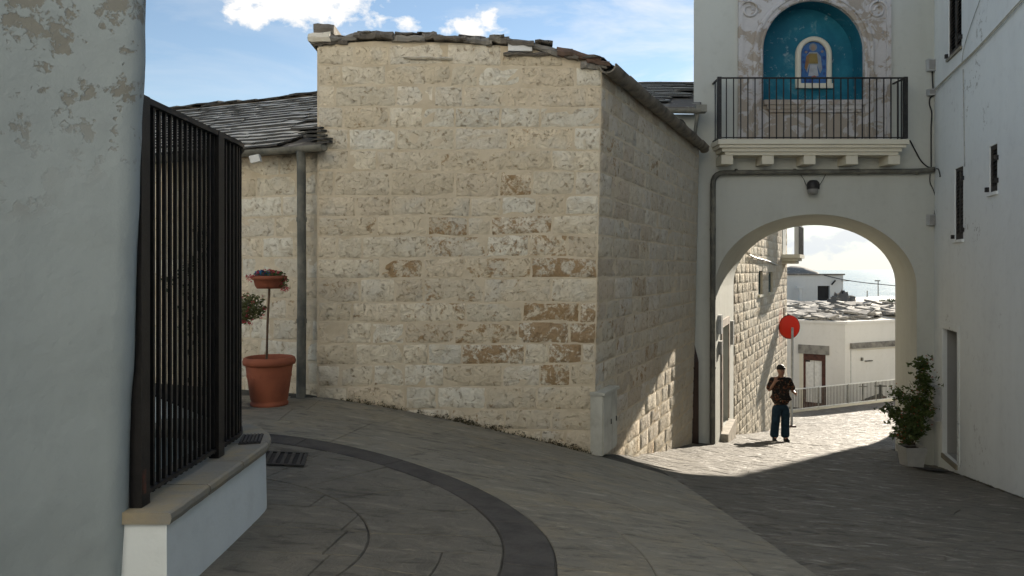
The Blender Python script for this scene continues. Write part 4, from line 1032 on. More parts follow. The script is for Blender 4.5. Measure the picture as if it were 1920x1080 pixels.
# ================================================================== left old white house
lh = empty('old_white_house', (-2.4, 3.4, -1.6)); tag(lh, 'old greyish white plastered house with flaking top beside the iron grille', 'house')
def lh_ring(z):
    sft = .0355 * (z + 1.06) - 1.725
    prof = []
    cx, cy, r = sft - .10, 3.34, .10
    prof.append((cx - 1.4, cy - .10 - 1.45)); 
    for k in range(1, 14): t_ = k / 14; prof.append((lerp(cx - 1.4, cx + .0, t_), lerp(cy - 1.55, cy - .10, t_)))
    for k in range(7): a = R(-60 + k * 25); prof.append((cx + r * math.cos(a), cy + r * math.sin(a)))
    prof.append((cx - 1.0, cy + .75)); prof.append((cx - 2.6, cy + .75))
    out = []
    for k, (x, y) in enumerate(prof):
        nz = mnoise.noise(Vector((x * 2.2, y * 2.2, z * 2.2))) * .014 + mnoise.noise(Vector((x * 9, y * 9, z * 7))) * .006
        out.append((x + nz, y - nz * .6, z))
    return out
zs = []; z = -2.0
while z < 3.0: zs.append(z); z += .07 if z < 1.6 else .3
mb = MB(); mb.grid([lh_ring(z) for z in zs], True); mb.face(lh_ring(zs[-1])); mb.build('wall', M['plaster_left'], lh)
# ================================================================== parapet, grille
PC = (-2.39, 4.55)
def par_path(off, a1=100, n=22, y0=3.33):
    """plan line of the curved parapet at radius .85 - off"""
    r = .85 - off; pts = [(PC[0] + r, y0), (PC[0] + r, (y0 + PC[1]) / 2)]
    return pts + [(PC[0] + r * math.cos(R(a1 * k / n)), PC[1] + r * math.sin(R(a1 * k / n))) for k in range(n + 1)]
par = empty('curved_parapet', (-1.7, 4.2, G(-1.6, 4.2))); tag(par, 'low curved white parapet carrying the black iron grille', 'parapet')
CAPZ = -1.08
o_, i_ = par_path(0), par_path(.34); mb = MB()
rows = []
for z, ins in ((-1.75, 0), (-1.5, .0), (-1.3, .003), (CAPZ - .055, .006)):
    rows.append([(x + mnoise.noise(Vector((x * 5, y * 5, z * 5))) * .01, y, z) for x, y in par_path(ins)])
mb.grid(rows, True); mb.grid([[(x, y, CAPZ - .055) for x, y in o_], [(x, y, CAPZ - .055) for x, y in i_]], False); mb.grid([[(x, y, CAPZ - .055) for x, y in i_], [(x, y, -1.75) for x, y in i_]], True)
mb.face([(*o_[0], -1.75), (*o_[0], CAPZ - .055), (*i_[0], CAPZ - .055), (*i_[0], -1.75)]); mb.face([(*i_[-1], -1.75), (*i_[-1], CAPZ - .055), (*o_[-1], CAPZ - .055), (*o_[-1], -1.75)])
mb.build('wall', M['plaster_low'], par)
def cap_piece(p0, p1):
    """p0/p1: parameter along the plan line 0..1"""
    mb = MB(); N_ = 10
    def at(off, t_):
        r = .85 - off; L0 = PC[1] - 3.31; L1 = r * R(100); s = t_ * (L0 + .85 * R(100))
        if s < L0: return (PC[0] + r, 3.31 + s)
        a = (s - L0) / .85; return (PC[0] + r * math.cos(a), PC[1] + r * math.sin(a))
    ts = [lerp(p0 + .002, p1 - .002, k / N_) for k in range(N_ + 1)]
    prof = [(-.02, CAPZ - .054), (-.028, CAPZ - .03), (-.025, CAPZ - .008), (-.012, CAPZ), (.36, CAPZ), (.37, CAPZ - .054)]
    mb.grid([[(*at(o, t_), z + mnoise.noise(Vector((t_ * 30, o * 9, z * 9))) * .003) for t_ in ts] for o, z in prof], False)
    for t_ in (ts[0], ts[-1]):
        q = [(*at(o, t_), z) for o, z in prof]; mb.face(q if t_ == ts[-1] else q[::-1])
    return mb
cuts = [0, .16, .33, .50, .66, .82, 1.0]
for a, b in zip(cuts, cuts[1:]): cap_piece(a, b).build('cap_stone', M['cap'], par)
# slotted vent let into the cap
vt = empty('vent_grate', (-1.66, 4.72, CAPZ)); tag(vt, 'small slotted vent grate in the parapet cap', 'vent')
vc = Vector((PC[0] + .76 * math.cos(R(14)), PC[1] + .76 * math.sin(R(14)), CAPZ + .004)); vd = Vector((-math.sin(R(14)), math.cos(R(14)), 0)); vr = Vector((math.cos(R(14)), math.sin(R(14)), 0))
mb = MB(); mb.obox(vc, vr * .065, vd * .13, Vector((0, 0, .003))); mb.build('plate', M['dark_inside'], vt)
for k in range(6):
    mb = MB(); mb.obox(vc + vr * lerp(-.055, .055, k / 5) + Vector((0, 0, .006)), vr * .005, vd * .12, Vector((0, 0, .004))); mb.build('slot_bar', M['grate'], vt)
gr = empty('iron_grille', (-1.70, 3.9, CAPZ)); tag(gr, 'tall black iron bar grille on the curved parapet', 'grille')
OFF = .16; GT = .79
def gpath(s):      # s metres along the grille from its first post
    r = .85 - OFF; L0 = PC[1] - 3.41
    if s < L0: return Vector((PC[0] + r, 3.41 + s, 0)), Vector((0, 1, 0))
    a = (s - L0) / r; return Vector((PC[0] + r * math.cos(a), PC[1] + r * math.sin(a), 0)), Vector((-math.sin(a), math.cos(a), 0))
def rail(name, s0, s1, z, hw, hh, mat=M['iron']):
    mb = MB(); n = max(2, int((s1 - s0) / .06)); rows = []
    for k in range(n + 1):
        p, t_ = gpath(lerp(s0, s1, k / n)); nrm = Vector((t_.y, -t_.x, 0))
        rows.append([p + nrm * a + Vector((0, 0, z + b)) for a, b in ((-hw, -hh), (hw, -hh), (hw, hh), (-hw, hh))])
    mb.grid(rows, False, True); mb.face(rows[0][::-1]); mb.face(rows[-1]); return mb.build(name, mat, gr)
SMAX = 1.10 + .69 * R(62)
rail('top_rail', -.02, .885, GT - .012, .026, .014); rail('top_rail', .895, SMAX, GT - .012, .026, .014); rail('bottom_rail', 0, SMAX, CAPZ + .05, .016, .010)
def gpost(s, w, top): 
    p, t_ = gpath(s); nrm = Vector((t_.y, -t_.x, 0)); mb = MB(); mb.obox(p + Vector((0, 0, (CAPZ + .002 + top) / 2)), t_ * w, nrm * .028, Vector((0, 0, (top - CAPZ - .002) / 2))); return mb.build('post', M['iron'], gr)
gpost(0, .040, GT + .004); gpost(.89, .042, GT + .001); gpost(SMAX, .028, GT)
s = .062
while s < SMAX - .03:
    if abs(s - .89) > .04:
        p, t_ = gpath(s); nrm = Vector((t_.y, -t_.x, 0)); mb = MB()
        mb.obox(p + Vector((0, 0, (CAPZ + .03 + GT - .026) / 2)), t_ * .0085, nrm * .0085, Vector((0, 0, (GT - .026 - CAPZ - .03) / 2))); mb.build('bar', M['iron'], gr)
    s += .0595
p, t_ = gpath(.03); mb = MB(); mb.box((p.x - .0, p.y - .06, CAPZ + .06), (p.x + .03, p.y - .03, CAPZ + .17)); mb.build('hinge', M['rust'], gr)
# stair side wall behind the grille
sw = empty('stair_wall', (-2.6, 6.2, -1.5)); tag(sw, 'low white stair wall with dark coping seen through the grille', 'wall')
A, B = px(268, 733, 6.3), px(402, 786, 5.9)
mb = MB(); mb.hexa([(A.x, A.y, -1.6), (B.x, B.y, -1.6), (B.x, B.y + .18, -1.6), (A.x, A.y + .18, -1.6), A, B, B + Vector((0, .18, 0)), A + Vector((0, .18, 0))]); mb.build('wall', M['plaster_low'], sw)
mb = MB(); up = Vector((0, 0, .018)); fw = Vector((0, -.03, .002)); bkv = Vector((0, .21, .002)); mb.hexa([A + fw, B + fw, B + bkv, A + bkv, A + fw + up, B + fw + up, B + bkv + up, A + bkv + up]); mb.build('coping', M['iron'], sw)
# ================================================================== limestone house beyond the arch
fh = empty('street_house', (7.8, 23.5, G(8, 23))); tag(fh, 'long limestone block house with small windows beyond the arch', 'house')
FU = Vector((.4472, .8944)); FN = Vector((.8944, -.4472)); FO = Vector((5.375, 18.12)); FL = 11.0
def far_frame(s, z, d): return (FO.x + FU.x * s + FN.x * d, FO.y + FU.y * s + FN.y * d, z)
def fs(x): a = (x - 960) / F; return (FO.x - a * FO.y) / (a * FU.y - FU.x)
def fz(s, y): return (HOR - y) / F * (FO.y + FU.y * s)
fw1 = (fs(1422), fs(1429.5)); fw2 = (fs(1441), fs(1448.5)); fw3 = (fs(1468), fs(1471))
fh_holes = [(fw1[0], fw1[1], fz(fw1[0], 553), fz(fw1[0], 508)), (fw2[0], fw2[1], fz(fw2[0], 549), fz(fw2[0], 510)), (fw3[0], fw3[1], fz(fw3[0], 606), fz(fw3[0], 578))]
mb = MB(); wall_panel(mb, FO, FU, FN, 0, FL, -6.6, 3.2, fh_holes, .16)
def fb(s, d): return (FO.x + FU.x * s - FN.x * d, FO.y + FU.y * s - FN.y * d)
a, b, c, d = fb(0, 0), fb(FL, 0), fb(FL, 7), fb(0, 7)
mb.face([(*b, -6.6), (*c, -6.6), (*c, 3.2), (*b, 3.2)]); mb.face([(*a, 3.2), (*b, 3.2), (*c, 3.2), (*d, 3.2)]); mb.face([(*c, -6.6), (*d, -6.6), (*d, 3.2), (*c, 3.2)]); mb.face([(*d, -6.6), (*a, -6.6), (*a, 3.2), (*d, 3.2)])
fwall = mb.build('wall', mortar_mat('pale_mortar', (.56, .50, .40), (.47, .41, .32)), fh)
fc = [2.4 - .25 * k for k in range(36)]
def far_vis(p):
    u, v = project(p); return 1372 < u < 1484 and 425 < v < 812 and p[1] < 27.6 and not any(h[0] - .1 < (Vector(p[:2]) - FO).dot(FU) < h[1] + .1 and h[2] - .05 < p[2] < h[3] + .05 for h in fh_holes)
def far_masonry():
    rg = random.Random(17); rest = MB(); made = 0
    for ci in range(len(fc) - 1):
        z1, z0 = fc[ci], fc[ci + 1]; s = -rg.uniform(0, .4)
        while s < FL:
            w = rg.uniform(.34, .80); a, b = max(s, .02), min(s + w, FL - .02); s += w
            for h in fh_holes:               # blocks stop at the window edges
                if z1 > h[2] and z0 < h[3] and b > h[0] and a < h[1]:
                    if a < h[0]: b = h[0] - .01
                    elif b > h[1]: a = h[1] + .01
                    else: b = a
            if b - a < .10: continue
            if z1 < G(*far_frame((a + b) / 2, 0, 0)[:2]) - .05: continue
            P = lambda u, v, d, a=a, z0=z0: far_frame(a + .007 + u, z0 + .007 + v, d)
            c = far_frame((a + b) / 2, (z0 + z1) / 2, 0); pr = rg.uniform(.003, .012)
            if far_vis(c) and made < 290:
                m_ = MB(); stone_geom(m_, P, b - a - .014, z1 - z0 - .014, pr, rg, rg.uniform(0, 90)); o = m_.build('stone', M['stone_far'], fwall); made += 1
                t_ = rg.choice([(.62, .56, .45), (.58, .51, .40), (.65, .60, .50), (.55, .47, .36)]); o.color = (*t_, rg.uniform(0, .28))
            else: stone_geom(rest, P, b - a - .014, z1 - z0 - .014, pr, rg, rg.uniform(0, 90))
    o = stuff(rest.build('stones', M['stone_far'], fwall)); o.color = (.60, .54, .43, .15)
far_masonry()
for k, (sa, sb, za, zb) in enumerate(fh_holes):
    def PF(s, z, d): return (FO.x + FU.x * s - FN.x * d, FO.y + FU.y * s - FN.y * d, z)
    mb = MB(); mb.face([PF(sa, za, .155), PF(sb, za, .155), PF(sb, zb, .155), PF(sa, zb, .155)]); mb.build('window_back', M['dark_inside'], fh)
    fr_ = .06; mb = MB()
    for a, b, c, d in ((sa, sa + fr_, za, zb), (sb - fr_, sb, za, zb), (sa + fr_, sb - fr_, za, za + fr_), (sa + fr_, sb - fr_, zb - fr_, zb)):
        mb.hexa([PF(a, c, .06), PF(b, c, .06), PF(b, c, .10), PF(a, c, .10), PF(a, d, .06), PF(b, d, .06), PF(b, d, .10), PF(a, d, .10)])
    w = mb.build('shutter', M['shutter_green'], fh)
    for j in range(7):
        z = lerp(za + .08, zb - .08, (j + .5) / 7); mb = MB()
        mb.hexa([PF(sa + fr_, z - .04, .065), PF(sb - fr_, z - .04, .065), PF(sb - fr_, z - .03, .07), PF(sa + fr_, z - .03, .07), PF(sa + fr_, z + .02, .09), PF(sb - fr_, z + .02, .09), PF(sb - fr_, z + .03, .097), PF(sa + fr_, z + .03, .097)]); mb.build('slat', M['shutter_green'], w)
    mb = MB(); mb.hexa([PF(sa - .06, za - .07, -.05), PF(sb + .06, za - .07, -.05), PF(sb + .06, za - .07, .15), PF(sa - .06, za - .07, .15), PF(sa - .06, za - .004, -.05), PF(sb + .06, za - .004, -.05), PF(sb + .06, za - .004, .15), PF(sa - .06, za - .004, .15)]); mb.build('window_sill', M['cream_stucco'], fh)
# balcony at the far end
def PF(s, z, d): return (FO.x + FU.x * s - FN.x * d, FO.y + FU.y * s - FN.y * d, z)
def fbar(mb, s0, s1, z0, z1, d0, d1): mb.hexa([PF(s0, z0, d0), PF(s1, z0, d0), PF(s1, z0, d1), PF(s0, z0, d1), PF(s0, z1, d0), PF(s1, z1, d0), PF(s1, z1, d1), PF(s0, z1, d1)])
fbal = empty('balcony', PF(10, .3, -.3)); fbal.parent = fh; fbal.location = Vector(PF(10, .3, -.3)) - WLOC[fh.name]
mb = MB(); fbar(mb, 9.3, 10.95, .40, .53, -.62, .01); fbar(mb, 9.4, 10.85, .30, .398, -.54, .01); fbar(mb, 9.55, 10.7, .20, .298, -.45, .01); mb.build('slab', M['cream_stucco'], fbal)
mb = MB(); fbar(mb, 9.33, 10.92, 1.50, 1.54, -.60, -.57); fbar(mb, 9.33, 9.36, 1.50, 1.54, -.569, 0); mb.build('rail', M['iron_dark'], fbal)
for k in range(15):
    mb = MB(); s = lerp(9.345, 10.9, k / 14); fbar(mb, s - .01, s + .01, .53, 1.50, -.595, -.575); mb.build('bar', M['iron_dark'], fbal)
mb = MB(); fbar(mb, 9.6, 10.5, .53, 2.7, -.02, .03); mb.build('balcony_door', M['white_paint'], fbal)
mb = MB(); fbar(mb, 10.60, 10.88, .53, 3.0, -.56, -.30); mb.build('column', M['plaster_far'], fbal)
cable('cable', [far_frame(s, z, .04) for s, z in ((fs(1402), fz(fs(1402), 478)), (fs(1415), fz(fs(1415), 484)), (fs(1435), fz(fs(1435), 489)), (fs(1455), fz(fs(1455), 497)))], .022, M['cable_white'], 'white cable slung along the limestone wall beyond the arch')
# ================================================================== house on the right beyond the arch (its corner shades the street)
rh = empty('corner_house', (20, 27, -5.5)); tag(rh, 'white corner house hidden on the right beyond the gatehouse', 'house')
mb = MB(); mb.prism([(16.2, 30.1), (17.2, 22.5), (27, 22.5), (27, 30.1)], -7.5, 6.5); mb.build('wall', M['plaster_far'], rh)
mb = MB(); mb.prism([(16.15, 30.15), (17.15, 22.45), (27.05, 22.45), (27.05, 30.15)], 6.502, 6.75); mb.build('roof', M['cream_stucco'], rh)
# ================================================================== unseen white house added behind the camera to bounce sun onto the facade
qh = empty('bounce_house', (-5, -7, -1.5)); tag(qh, 'unseen white house added behind the viewpoint to bounce sunlight', 'house')
QO = (-15, -3.2); qw = [(3, 4, .9, 2.5), (8.0, 9.1, -1.45, .9), (12.5, 13.5, .9, 2.5)]
mb = MB(); wall_panel(mb, QO, (1, 0), (0, 1), 0, 18.5, -1.9, 10.0, qw, .2)
for q in ([(-15, -3.2), (-15, -11)], [(-15, -11), (3.5, -11)], [(3.5, -11), (3.5, -3.2)]): mb.face([(*q[0], -1.9), (*q[1], -1.9), (*q[1], 10), (*q[0], 10)])
mb.face([(-15, -3.2, 10), (-15, -11, 10), (3.5, -11, 10), (3.5, -3.2, 10)]); mb.build('wall', M['plaster_bounce'], qh)
for a, b, c, d in qw:
    mb = MB(); mb.box((QO[0] + a, QO[1] - .22, c), (QO[0] + b, QO[1] - .16, d)); mb.build('door' if c < 0 else 'window', M['shutter'], qh)
# ================================================================== railing at the end of the street
sr = empty('street_railing', (15, 33.5, -6.1)); tag(sr, 'white metal railing with thin bars at the end of the street', 'railing')
ra, rb_ = Vector((11.75, rail_y(11.75) - .02, -6.08)), Vector((19.4, rail_y(19.4) - .02, -6.08))
rl = (rb_ - ra); ru = rl.normalized(); rn = Vector((-ru.y, ru.x, 0))
for nm, z, h in (('top_rail', .93, .022), ('bottom_rail', .07, .018)):
    mb = MB(); c = (ra + rb_) / 2 + Vector((0, 0, z)); mb.obox(c, ru * rl.length / 2, rn * .022, Vector((0, 0, h))); mb.build(nm, M['white_paint'], sr)
nb = int(rl.length / .092)
for k in range(nb + 1):
    p = ra.lerp(rb_, k / nb); w = .022 if k % 20 == 0 else .009; mb = MB(); mb.obox(p + Vector((0, 0, .47)), ru * w, rn * w, Vector((0, 0, .455 if k % 20 else .47))); mb.build('post' if k % 20 == 0 else 'bar', M['zinc_dark'] if k % 20 else M['zinc'], sr)  # bars and posts coloured dark to look backlit
mb = MB(); c = (ra + rb_) / 2; mb.obox(c + Vector((0, 0, -.02)), ru * (rl.length / 2 + .1), rn * .12, Vector((0, 0, .06))); mb.build('kerb', M['cream_stucco'], sr)
# ================================================================== white house with brown door
wh = empty('white_house_brown_door', (16, 40, -7.25)); wh.name = 'white_house'; WLOC[wh.name] = Vector((16, 40, -7.25)); tag(wh, 'low white house with brown door and rubble slate roof behind the white railing', 'house')
K = Vector((16.95, 38.0)); LEFT = Vector((13.0, 40.9)); RIGHT = Vector((21.8, 40.4)); ZTW = -2.80
lu = (K - LEFT).normalized(); ln = Vector((lu.y, -lu.x)); llen = (K - LEFT).length
def wl_s(x): a = (x - 960) / F; return (LEFT.x - a * LEFT.y) / (a * lu.y - lu.x)
d0, d1 = wl_s(1506), wl_s(1548); mb = MB()
PW = wall_panel(mb, LEFT, lu, ln, 0, llen, -7.6, ZTW, [(d0, d1, -7.3, -4.42)], .14)
r2 = (RIGHT - K).normalized(); rn2 = Vector((r2.y, -r2.x)); rlen = (RIGHT - K).length
PW2 = wall_panel(mb, K, r2, rn2, 0, rlen, -7.6, ZTW, [], .1)
bk2 = [(LEFT.x + 4, LEFT.y + 6), (RIGHT.x + 2, RIGHT.y + 6)]
mb.face([(LEFT.x, LEFT.y, ZTW - .0), (K.x, K.y, ZTW), (RIGHT.x, RIGHT.y, ZTW), (*bk2[1], ZTW), (*bk2[0], ZTW)])
mb.face([(*bk2[0], -7.6), (LEFT.x, LEFT.y, -7.6), (LEFT.x, LEFT.y, ZTW), (*bk2[0], ZTW)]); mb.face([(RIGHT.x, RIGHT.y, -7.6), (*bk2[1], -7.6), (*bk2[1], ZTW), (RIGHT.x, RIGHT.y, ZTW)])
mb.build('wall', M['plaster_far'], wh)
def wbx(mb, PW_, s0, s1, z0, z1, da, db): mb.hexa([PW_(s0, z0, da), PW_(s1, z0, da), PW_(s1, z0, db), PW_(s0, z0, db), PW_(s0, z1, da), PW_(s1, z1, da), PW_(s1, z1, db), PW_(s0, z1, db)])
mb = MB(); f_ = .20
wbx(mb, PW, d0, d0 + .10, -7.3, -4.42, .04, .14); wbx(mb, PW, d1 - f_, d1, -7.3, -4.42, .04, .14); wbx(mb, PW, d0 + .10, d1 - f_, -4.75, -4.42, .04, .14); wbx(mb, PW, d0 + .10, d1 - f_, -7.3, -6.95, .04, .14)
mb.build('door_frame', M['brown_wood'], wh)
mb = MB(); wbx(mb, PW, d0 + .10, d1 - f_, -6.95, -4.75, .10, .13); dr = mb.build('door', M['white_paint'], wh)
mb = MB(); md = (d0 + d1) / 2 - .03; wbx(mb, PW, md - .012, md + .012, -6.93, -4.77, .085, .099); mb.build('door_seam', M['grey_door'], dr)
mb = MB(); wbx(mb, PW, d0 + .12, d0 + .32, -4.84, -4.76, .08, .099); mb.build('door_closer', M['iron_dark'], dr)
mb = MB(); wbx(mb, PW, wl_s(1497), wl_s(1555), -4.415, -3.95, -.05, .02); mb.build('lintel', simple('grey_lintel_stone', (.27, .26, .23), .9, .35, 2.5, .5), wh)
mb = MB(); wbx(mb, PW, wl_s(1499), d0 - .005, -7.3, -4.42, -.02, .01); mb.build('door_jamb', M['cream_stucco'], wh)
mb = MB(); wbx(mb, PW2, .35, rlen - .02, -4.05, -3.78, -.16, .02); mb.build('stone_ledge', simple('grey_ledge_stone', (.24, .23, .205), .9, .35, 2.5, .5), wh)
mb = MB(); wbx(mb, PW2, .40, .43, -7.3, -4.1, -.025, .01); mb.build('conduit', M['box_grey'], wh)
for s_, z_ in ((1.15, -4.55), (1.45, -4.72), (1.75, -4.72)):
    mb = MB(); wbx(mb, PW2, s_, s_ + (.10 if z_ > -4.6 else .22), z_ - (.16 if z_ > -4.6 else .05), z_, -.09, .01); mb.build('wall_bracket', M['zinc_dark'], wh)
mb = MB(); wbx(mb, PW2, .9, rlen - .05, -4.17, -4.14, -.02, .01); mb.build('trim', M['cream_stucco'], wh)
mb = MB(); wbx(mb, PW, 0, llen + .04, ZTW + .002, ZTW + .14, -.05, .35); mb.build('roof_edge', M['plaster_far'], wh); mb = MB(); wbx(mb, PW2, .06, rlen, ZTW + .002, ZTW + .137, -.05, .35); mb.build('roof_edge', M['plaster_far'], wh)
# rubble of big slates on the roof
rng = random.Random(61)
deck = MB(); deck.face([(LEFT.x + .3, LEFT.y + .4, ZTW + .12), (K.x, K.y + .4, ZTW + .10), (RIGHT.x, RIGHT.y + .3, ZTW + .10), (RIGHT.x + 2.5, 46, -2.2), (LEFT.x + 3, 46.4, -2.2)]); rfw = deck.build('roof', M['slate_pale'], wh)
RM = [slab_mesh('rubble_slate', L, W, T, 500 + k) for k, (L, W, T) in enumerate([(.6, .5, .08), (.9, .6, .09), (.5, .42, .07), (1.1, .7, .10), (.7, .5, .06)])]
for k_ in range(5): RM[k_].materials.append(M['slate_pale'] if k_ % 2 == 0 else M['slate']); RM[k_].materials.append(M['slate'])
for k in range(290):
    t_ = rng.random(); Y = lerp(38.9, 45.8, t_); X = rng.uniform(.355, .525) * Y
    fy = 38.4 + (abs(X - K.x) * .52)
    if Y < fy + .3: continue
    z = ZTW + .08 + (Y - 38.5) * .075 + rng.uniform(0, .10)
    o = put('roof_slab', RM[rng.randrange(5)], None, rfw, (X, Y, z)); o.rotation_euler = (R(rng.uniform(-6, 13)), R(rng.uniform(-10, 10)), rng.uniform(-1.2, 1.2))
# ================================================================== things behind the railing
bo = empty('water_post', (19.6 - 3, 36.0, -7.25)); 
def on_g(x, y): return G(x, y) - .035
bo.name = 'dark_post'; c = Vector(((1651 - 960) / F * 36.4, 36.4, 0)); gz = on_g(c.x, c.y); bo.location = (c.x, c.y, gz); WLOC[bo.name] = Vector((c.x, c.y, gz)); tag(bo, 'thin dark post with crossbar behind the white railing', 'post')
mb = MB(); mb.tube([(c.x, c.y, gz), (c.x, c.y, -5.62)], .07, 8); mb.build('shaft', M['iron_dark'], bo); mb = MB(); mb.box((c.x - .28, c.y - .03, -5.72), (c.x + .28, c.y + .03, -5.66)); mb.build('crossbar', M['iron_dark'], bo)
tr = empty('stone_trough', (17.8, 36.6, on_g(17.8, 36.6))); tag(tr, 'long dark sloping trough on the ground behind the white railing', 'trough')
a, b = px(1618, 752, 36.8), px(1658, 742, 36.6); mb = MB(); gz = on_g(17.5, 36.8)
mb.hexa([(a.x, a.y - .2, gz), (b.x, b.y - .2, gz), (b.x, b.y + .2, gz), (a.x, a.y + .2, gz), (a.x, a.y - .2, a.z), (b.x, b.y - .2, b.z), (b.x, b.y + .2, b.z), (a.x, a.y + .2, a.z)]); mb.build('body', M['brown_wood'], tr)
mb = MB(); a2, b2 = a + Vector((.1, 0, .004)), b + Vector((-.1, 0, .004)); mb.tube([a2 + Vector((0, 0, .02)), b2 + Vector((0, 0, .06))], .09, 8); mb.build('rim', M['iron_dark'], tr)
c = Vector(((1618 - 960) / F * 37.2, 37.2, 0)); pg = on_g(c.x, c.y); po = empty('thin_post', (c.x, c.y, pg)); tag(po, 'slim grey post with short crossbar near the trough', 'post')
mb = MB(); mb.tube([(c.x, c.y, pg), (c.x, c.y, -5.7)], .03, 6); mb.build('shaft', M['zinc'], po); mb = MB(); mb.box((c.x - .2, c.y - .02, -5.86), (c.x + .2, c.y + .02, -5.82)); mb.build('crossbar', M['zinc'], po)
# ================================================================== far rooftops towards the sea
f2 = empty('far_white_house', (24, 60, -8.2)); tag(f2, 'flat-roofed white house with one dark window near the sea', 'house')
x0, x1 = px(1440, 0, 60).x, px(1581, 0, 60).x; zt = px(0, 516, 60).z
wx0, wx1, wz0, wz1 = px(1533, 0, 60).x, px(1556, 0, 60).x, px(0, 566, 60).z, px(0, 536, 60).z
mb = MB(); wall_panel(mb, (x0, 60), (1, 0), (0, -1), 0, x1 - x0, -8.5, zt, [(wx0 - x0, wx1 - x0, wz0, wz1)], .25)
mb.face([(x1, 60, -8.5), (x1 + .6, 68, -8.5), (x1 + .6, 68, zt), (x1, 60, zt)]); mb.face([(x0, 60, zt), (x1, 60, zt), (x1 + .6, 68, zt), (x0, 68, zt)]); mb.build('wall', M['plaster_far'], f2)
mb = MB(); mb.face([(wx0, 60.25, wz0), (wx1, 60.25, wz0), (wx1, 60.25, wz1), (wx0, 60.25, wz1)]); mb.build('window', M['dark_inside'], f2)
mb = MB(); mb.box((x0 - .1, 59.88, zt + .002), (x1 + .1, 60.2, zt + .12)); mb.build('roof_edge', M['slate_dark'], f2)
mb = MB(); mb.box((px(1584, 0, 60).x - .3, 59.95, px(0, 526, 60).z - .05), (px(1588, 0, 60).x + .3, 60.6, px(0, 526, 60).z)); mb.build('ledge', M['slate_dark'], f2)
mb = MB(); cx = px(1500, 0, 59.3).x; mb.tube([(cx, 59.3, -3.6), (cx, 59.3, px(0, 541, 59.3).z)], .13, 10); mb.build('chimney_pipe', M['plaster_far'], f2)
mb = MB(); mb.box((cx - .25, 59.1, px(0, 541, 59.3).z + .002), (cx + .35, 59.5, px(0, 541, 59.3).z + .12)); mb.build('chimney_cap', M['plaster_far'], f2)
mb = MB(); mb.tube([(wx1 + .1, 59.9, wz1 + .1), (wx1 + .35, 59.75, wz1 + .45)], .07, 6); mb.build('wall_lantern', M['iron_dark'], f2)
# two lower white roofs on the right, stone mound roof behind
def lowroof(name, xa, xb, ya, yb_, Y, depth, label, mat, top):
    o = empty(name, (px((xa + xb) / 2, 0, Y).x, Y, -8)); tag(o, label, 'house'); a, b = px(xa, ya, Y), px(xb, yb_, Y)
    mb = MB(); mb.hexa([(a.x, Y, -8.5), (b.x, Y, -8.5), (b.x, Y + depth, -8.5), (a.x, Y + depth, -8.5), (a.x, Y, a.z), (b.x, Y, b.z), (b.x, Y + depth, b.z + .1), (a.x, Y + depth, a.z + .1)]); mb.build('wall', mat, o)
    mb = MB(); mb.hexa([(a.x - .1, Y - .1, a.z + .002), (b.x + .1, Y - .1, b.z + .002), (b.x + .1, Y + depth, b.z + .12), (a.x - .1, Y + depth, a.z + .12), (a.x - .1, Y - .1, a.z + .16), (b.x + .1, Y - .1, b.z + .16), (b.x + .1, Y + depth, b.z + .26), (a.x - .1, Y + depth, a.z + .26)]); mb.build('roof', top, o); return o
lowroof('low_white_house', 1602, 1720, 578, 577, 49.5, 6, 'low white house wall beyond the rubble roof', M['plaster_far'], M['slate_pale'])
lowroof('vaulted_white_house', 1640, 1730, 571, 567, 56, 6, 'pale rounded roof in front of the sea', M['plaster_far'], M['plaster_far'])
lowroof('grey_roof_house', 1430, 1530, 573, 575, 50, 5, 'grey slate roof strip under the far white house', M['slate'], M['slate'])
def mound(name, x0, x1, yb_, yt, Y, label, cat, mat, nseed, leaf=None):
    a, b = px(x0, yb_, Y), px(x1, yt, Y); o = empty(name, ((a.x + b.x) / 2, Y, a.z)); tag(o, label, cat)
    mb = MB(); nu, nv = 26, 12; rows = []
    for j in range(nv + 1):
        r_ = []
        for i in range(nu):
            th_ = i / nu * 2 * math.pi; ph = j / nv * math.pi / 2
            d = 1 + .28 * mnoise.noise(Vector((math.cos(th_) * 2.2 + nseed, math.sin(th_) * 2.2, ph * 3))) + .12 * mnoise.noise(Vector((math.cos(th_) * 7, math.sin(th_) * 7 + nseed, ph * 8)))
            r_.append(((a.x + b.x) / 2 + math.cos(th_) * math.cos(ph) * (b.x - a.x) / 2 * d, Y + .9 + math.sin(th_) * math.cos(ph) * 1.2 * d, a.z - .3 + math.sin(ph) * (b.z - a.z + .3) * d))
        rows.append(r_)
    mb.grid(rows, True, True); return o, mb
o, mb = mound('rubble_mound', 1562, 1617, 580, 551, 51.5, 'dark weathered stone mound between the white roofs', 'stone mound', M['slate_dark'], 3.0); mb.build('stones', M['slate_dark'], o)
o, mb = mound('cone_roof', 1420, 1545, 520, 497, 75, 'grey stone cone roof rising behind the far white house', 'roof', M['slate'], 9.0)
mb = MB(); cxx = px(1498, 0, 75).x; mb.lathe((cxx, 76, 0), [(2.9, px(0, 519, 75).z - .5), (2.2, px(0, 511, 75).z), (1.2, px(0, 503, 75).z), (.4, px(0, 499, 75).z), (0, px(0, 498, 75).z)], 24)
mb.v = [(x + mnoise.noise(Vector((x, y, z * 3))) * .2, y, z + mnoise.noise(Vector((x * 2, y * 2, 3))) * .12) for x, y, z in mb.v]; mb.build('stones', M['slate'], o)
mb = MB(); mb.lathe((cxx, 76, 0), [(3.2, -9), (3.0, px(0, 519, 75).z - .45)], 24); mb.build('drum', M['plaster_far'], o)
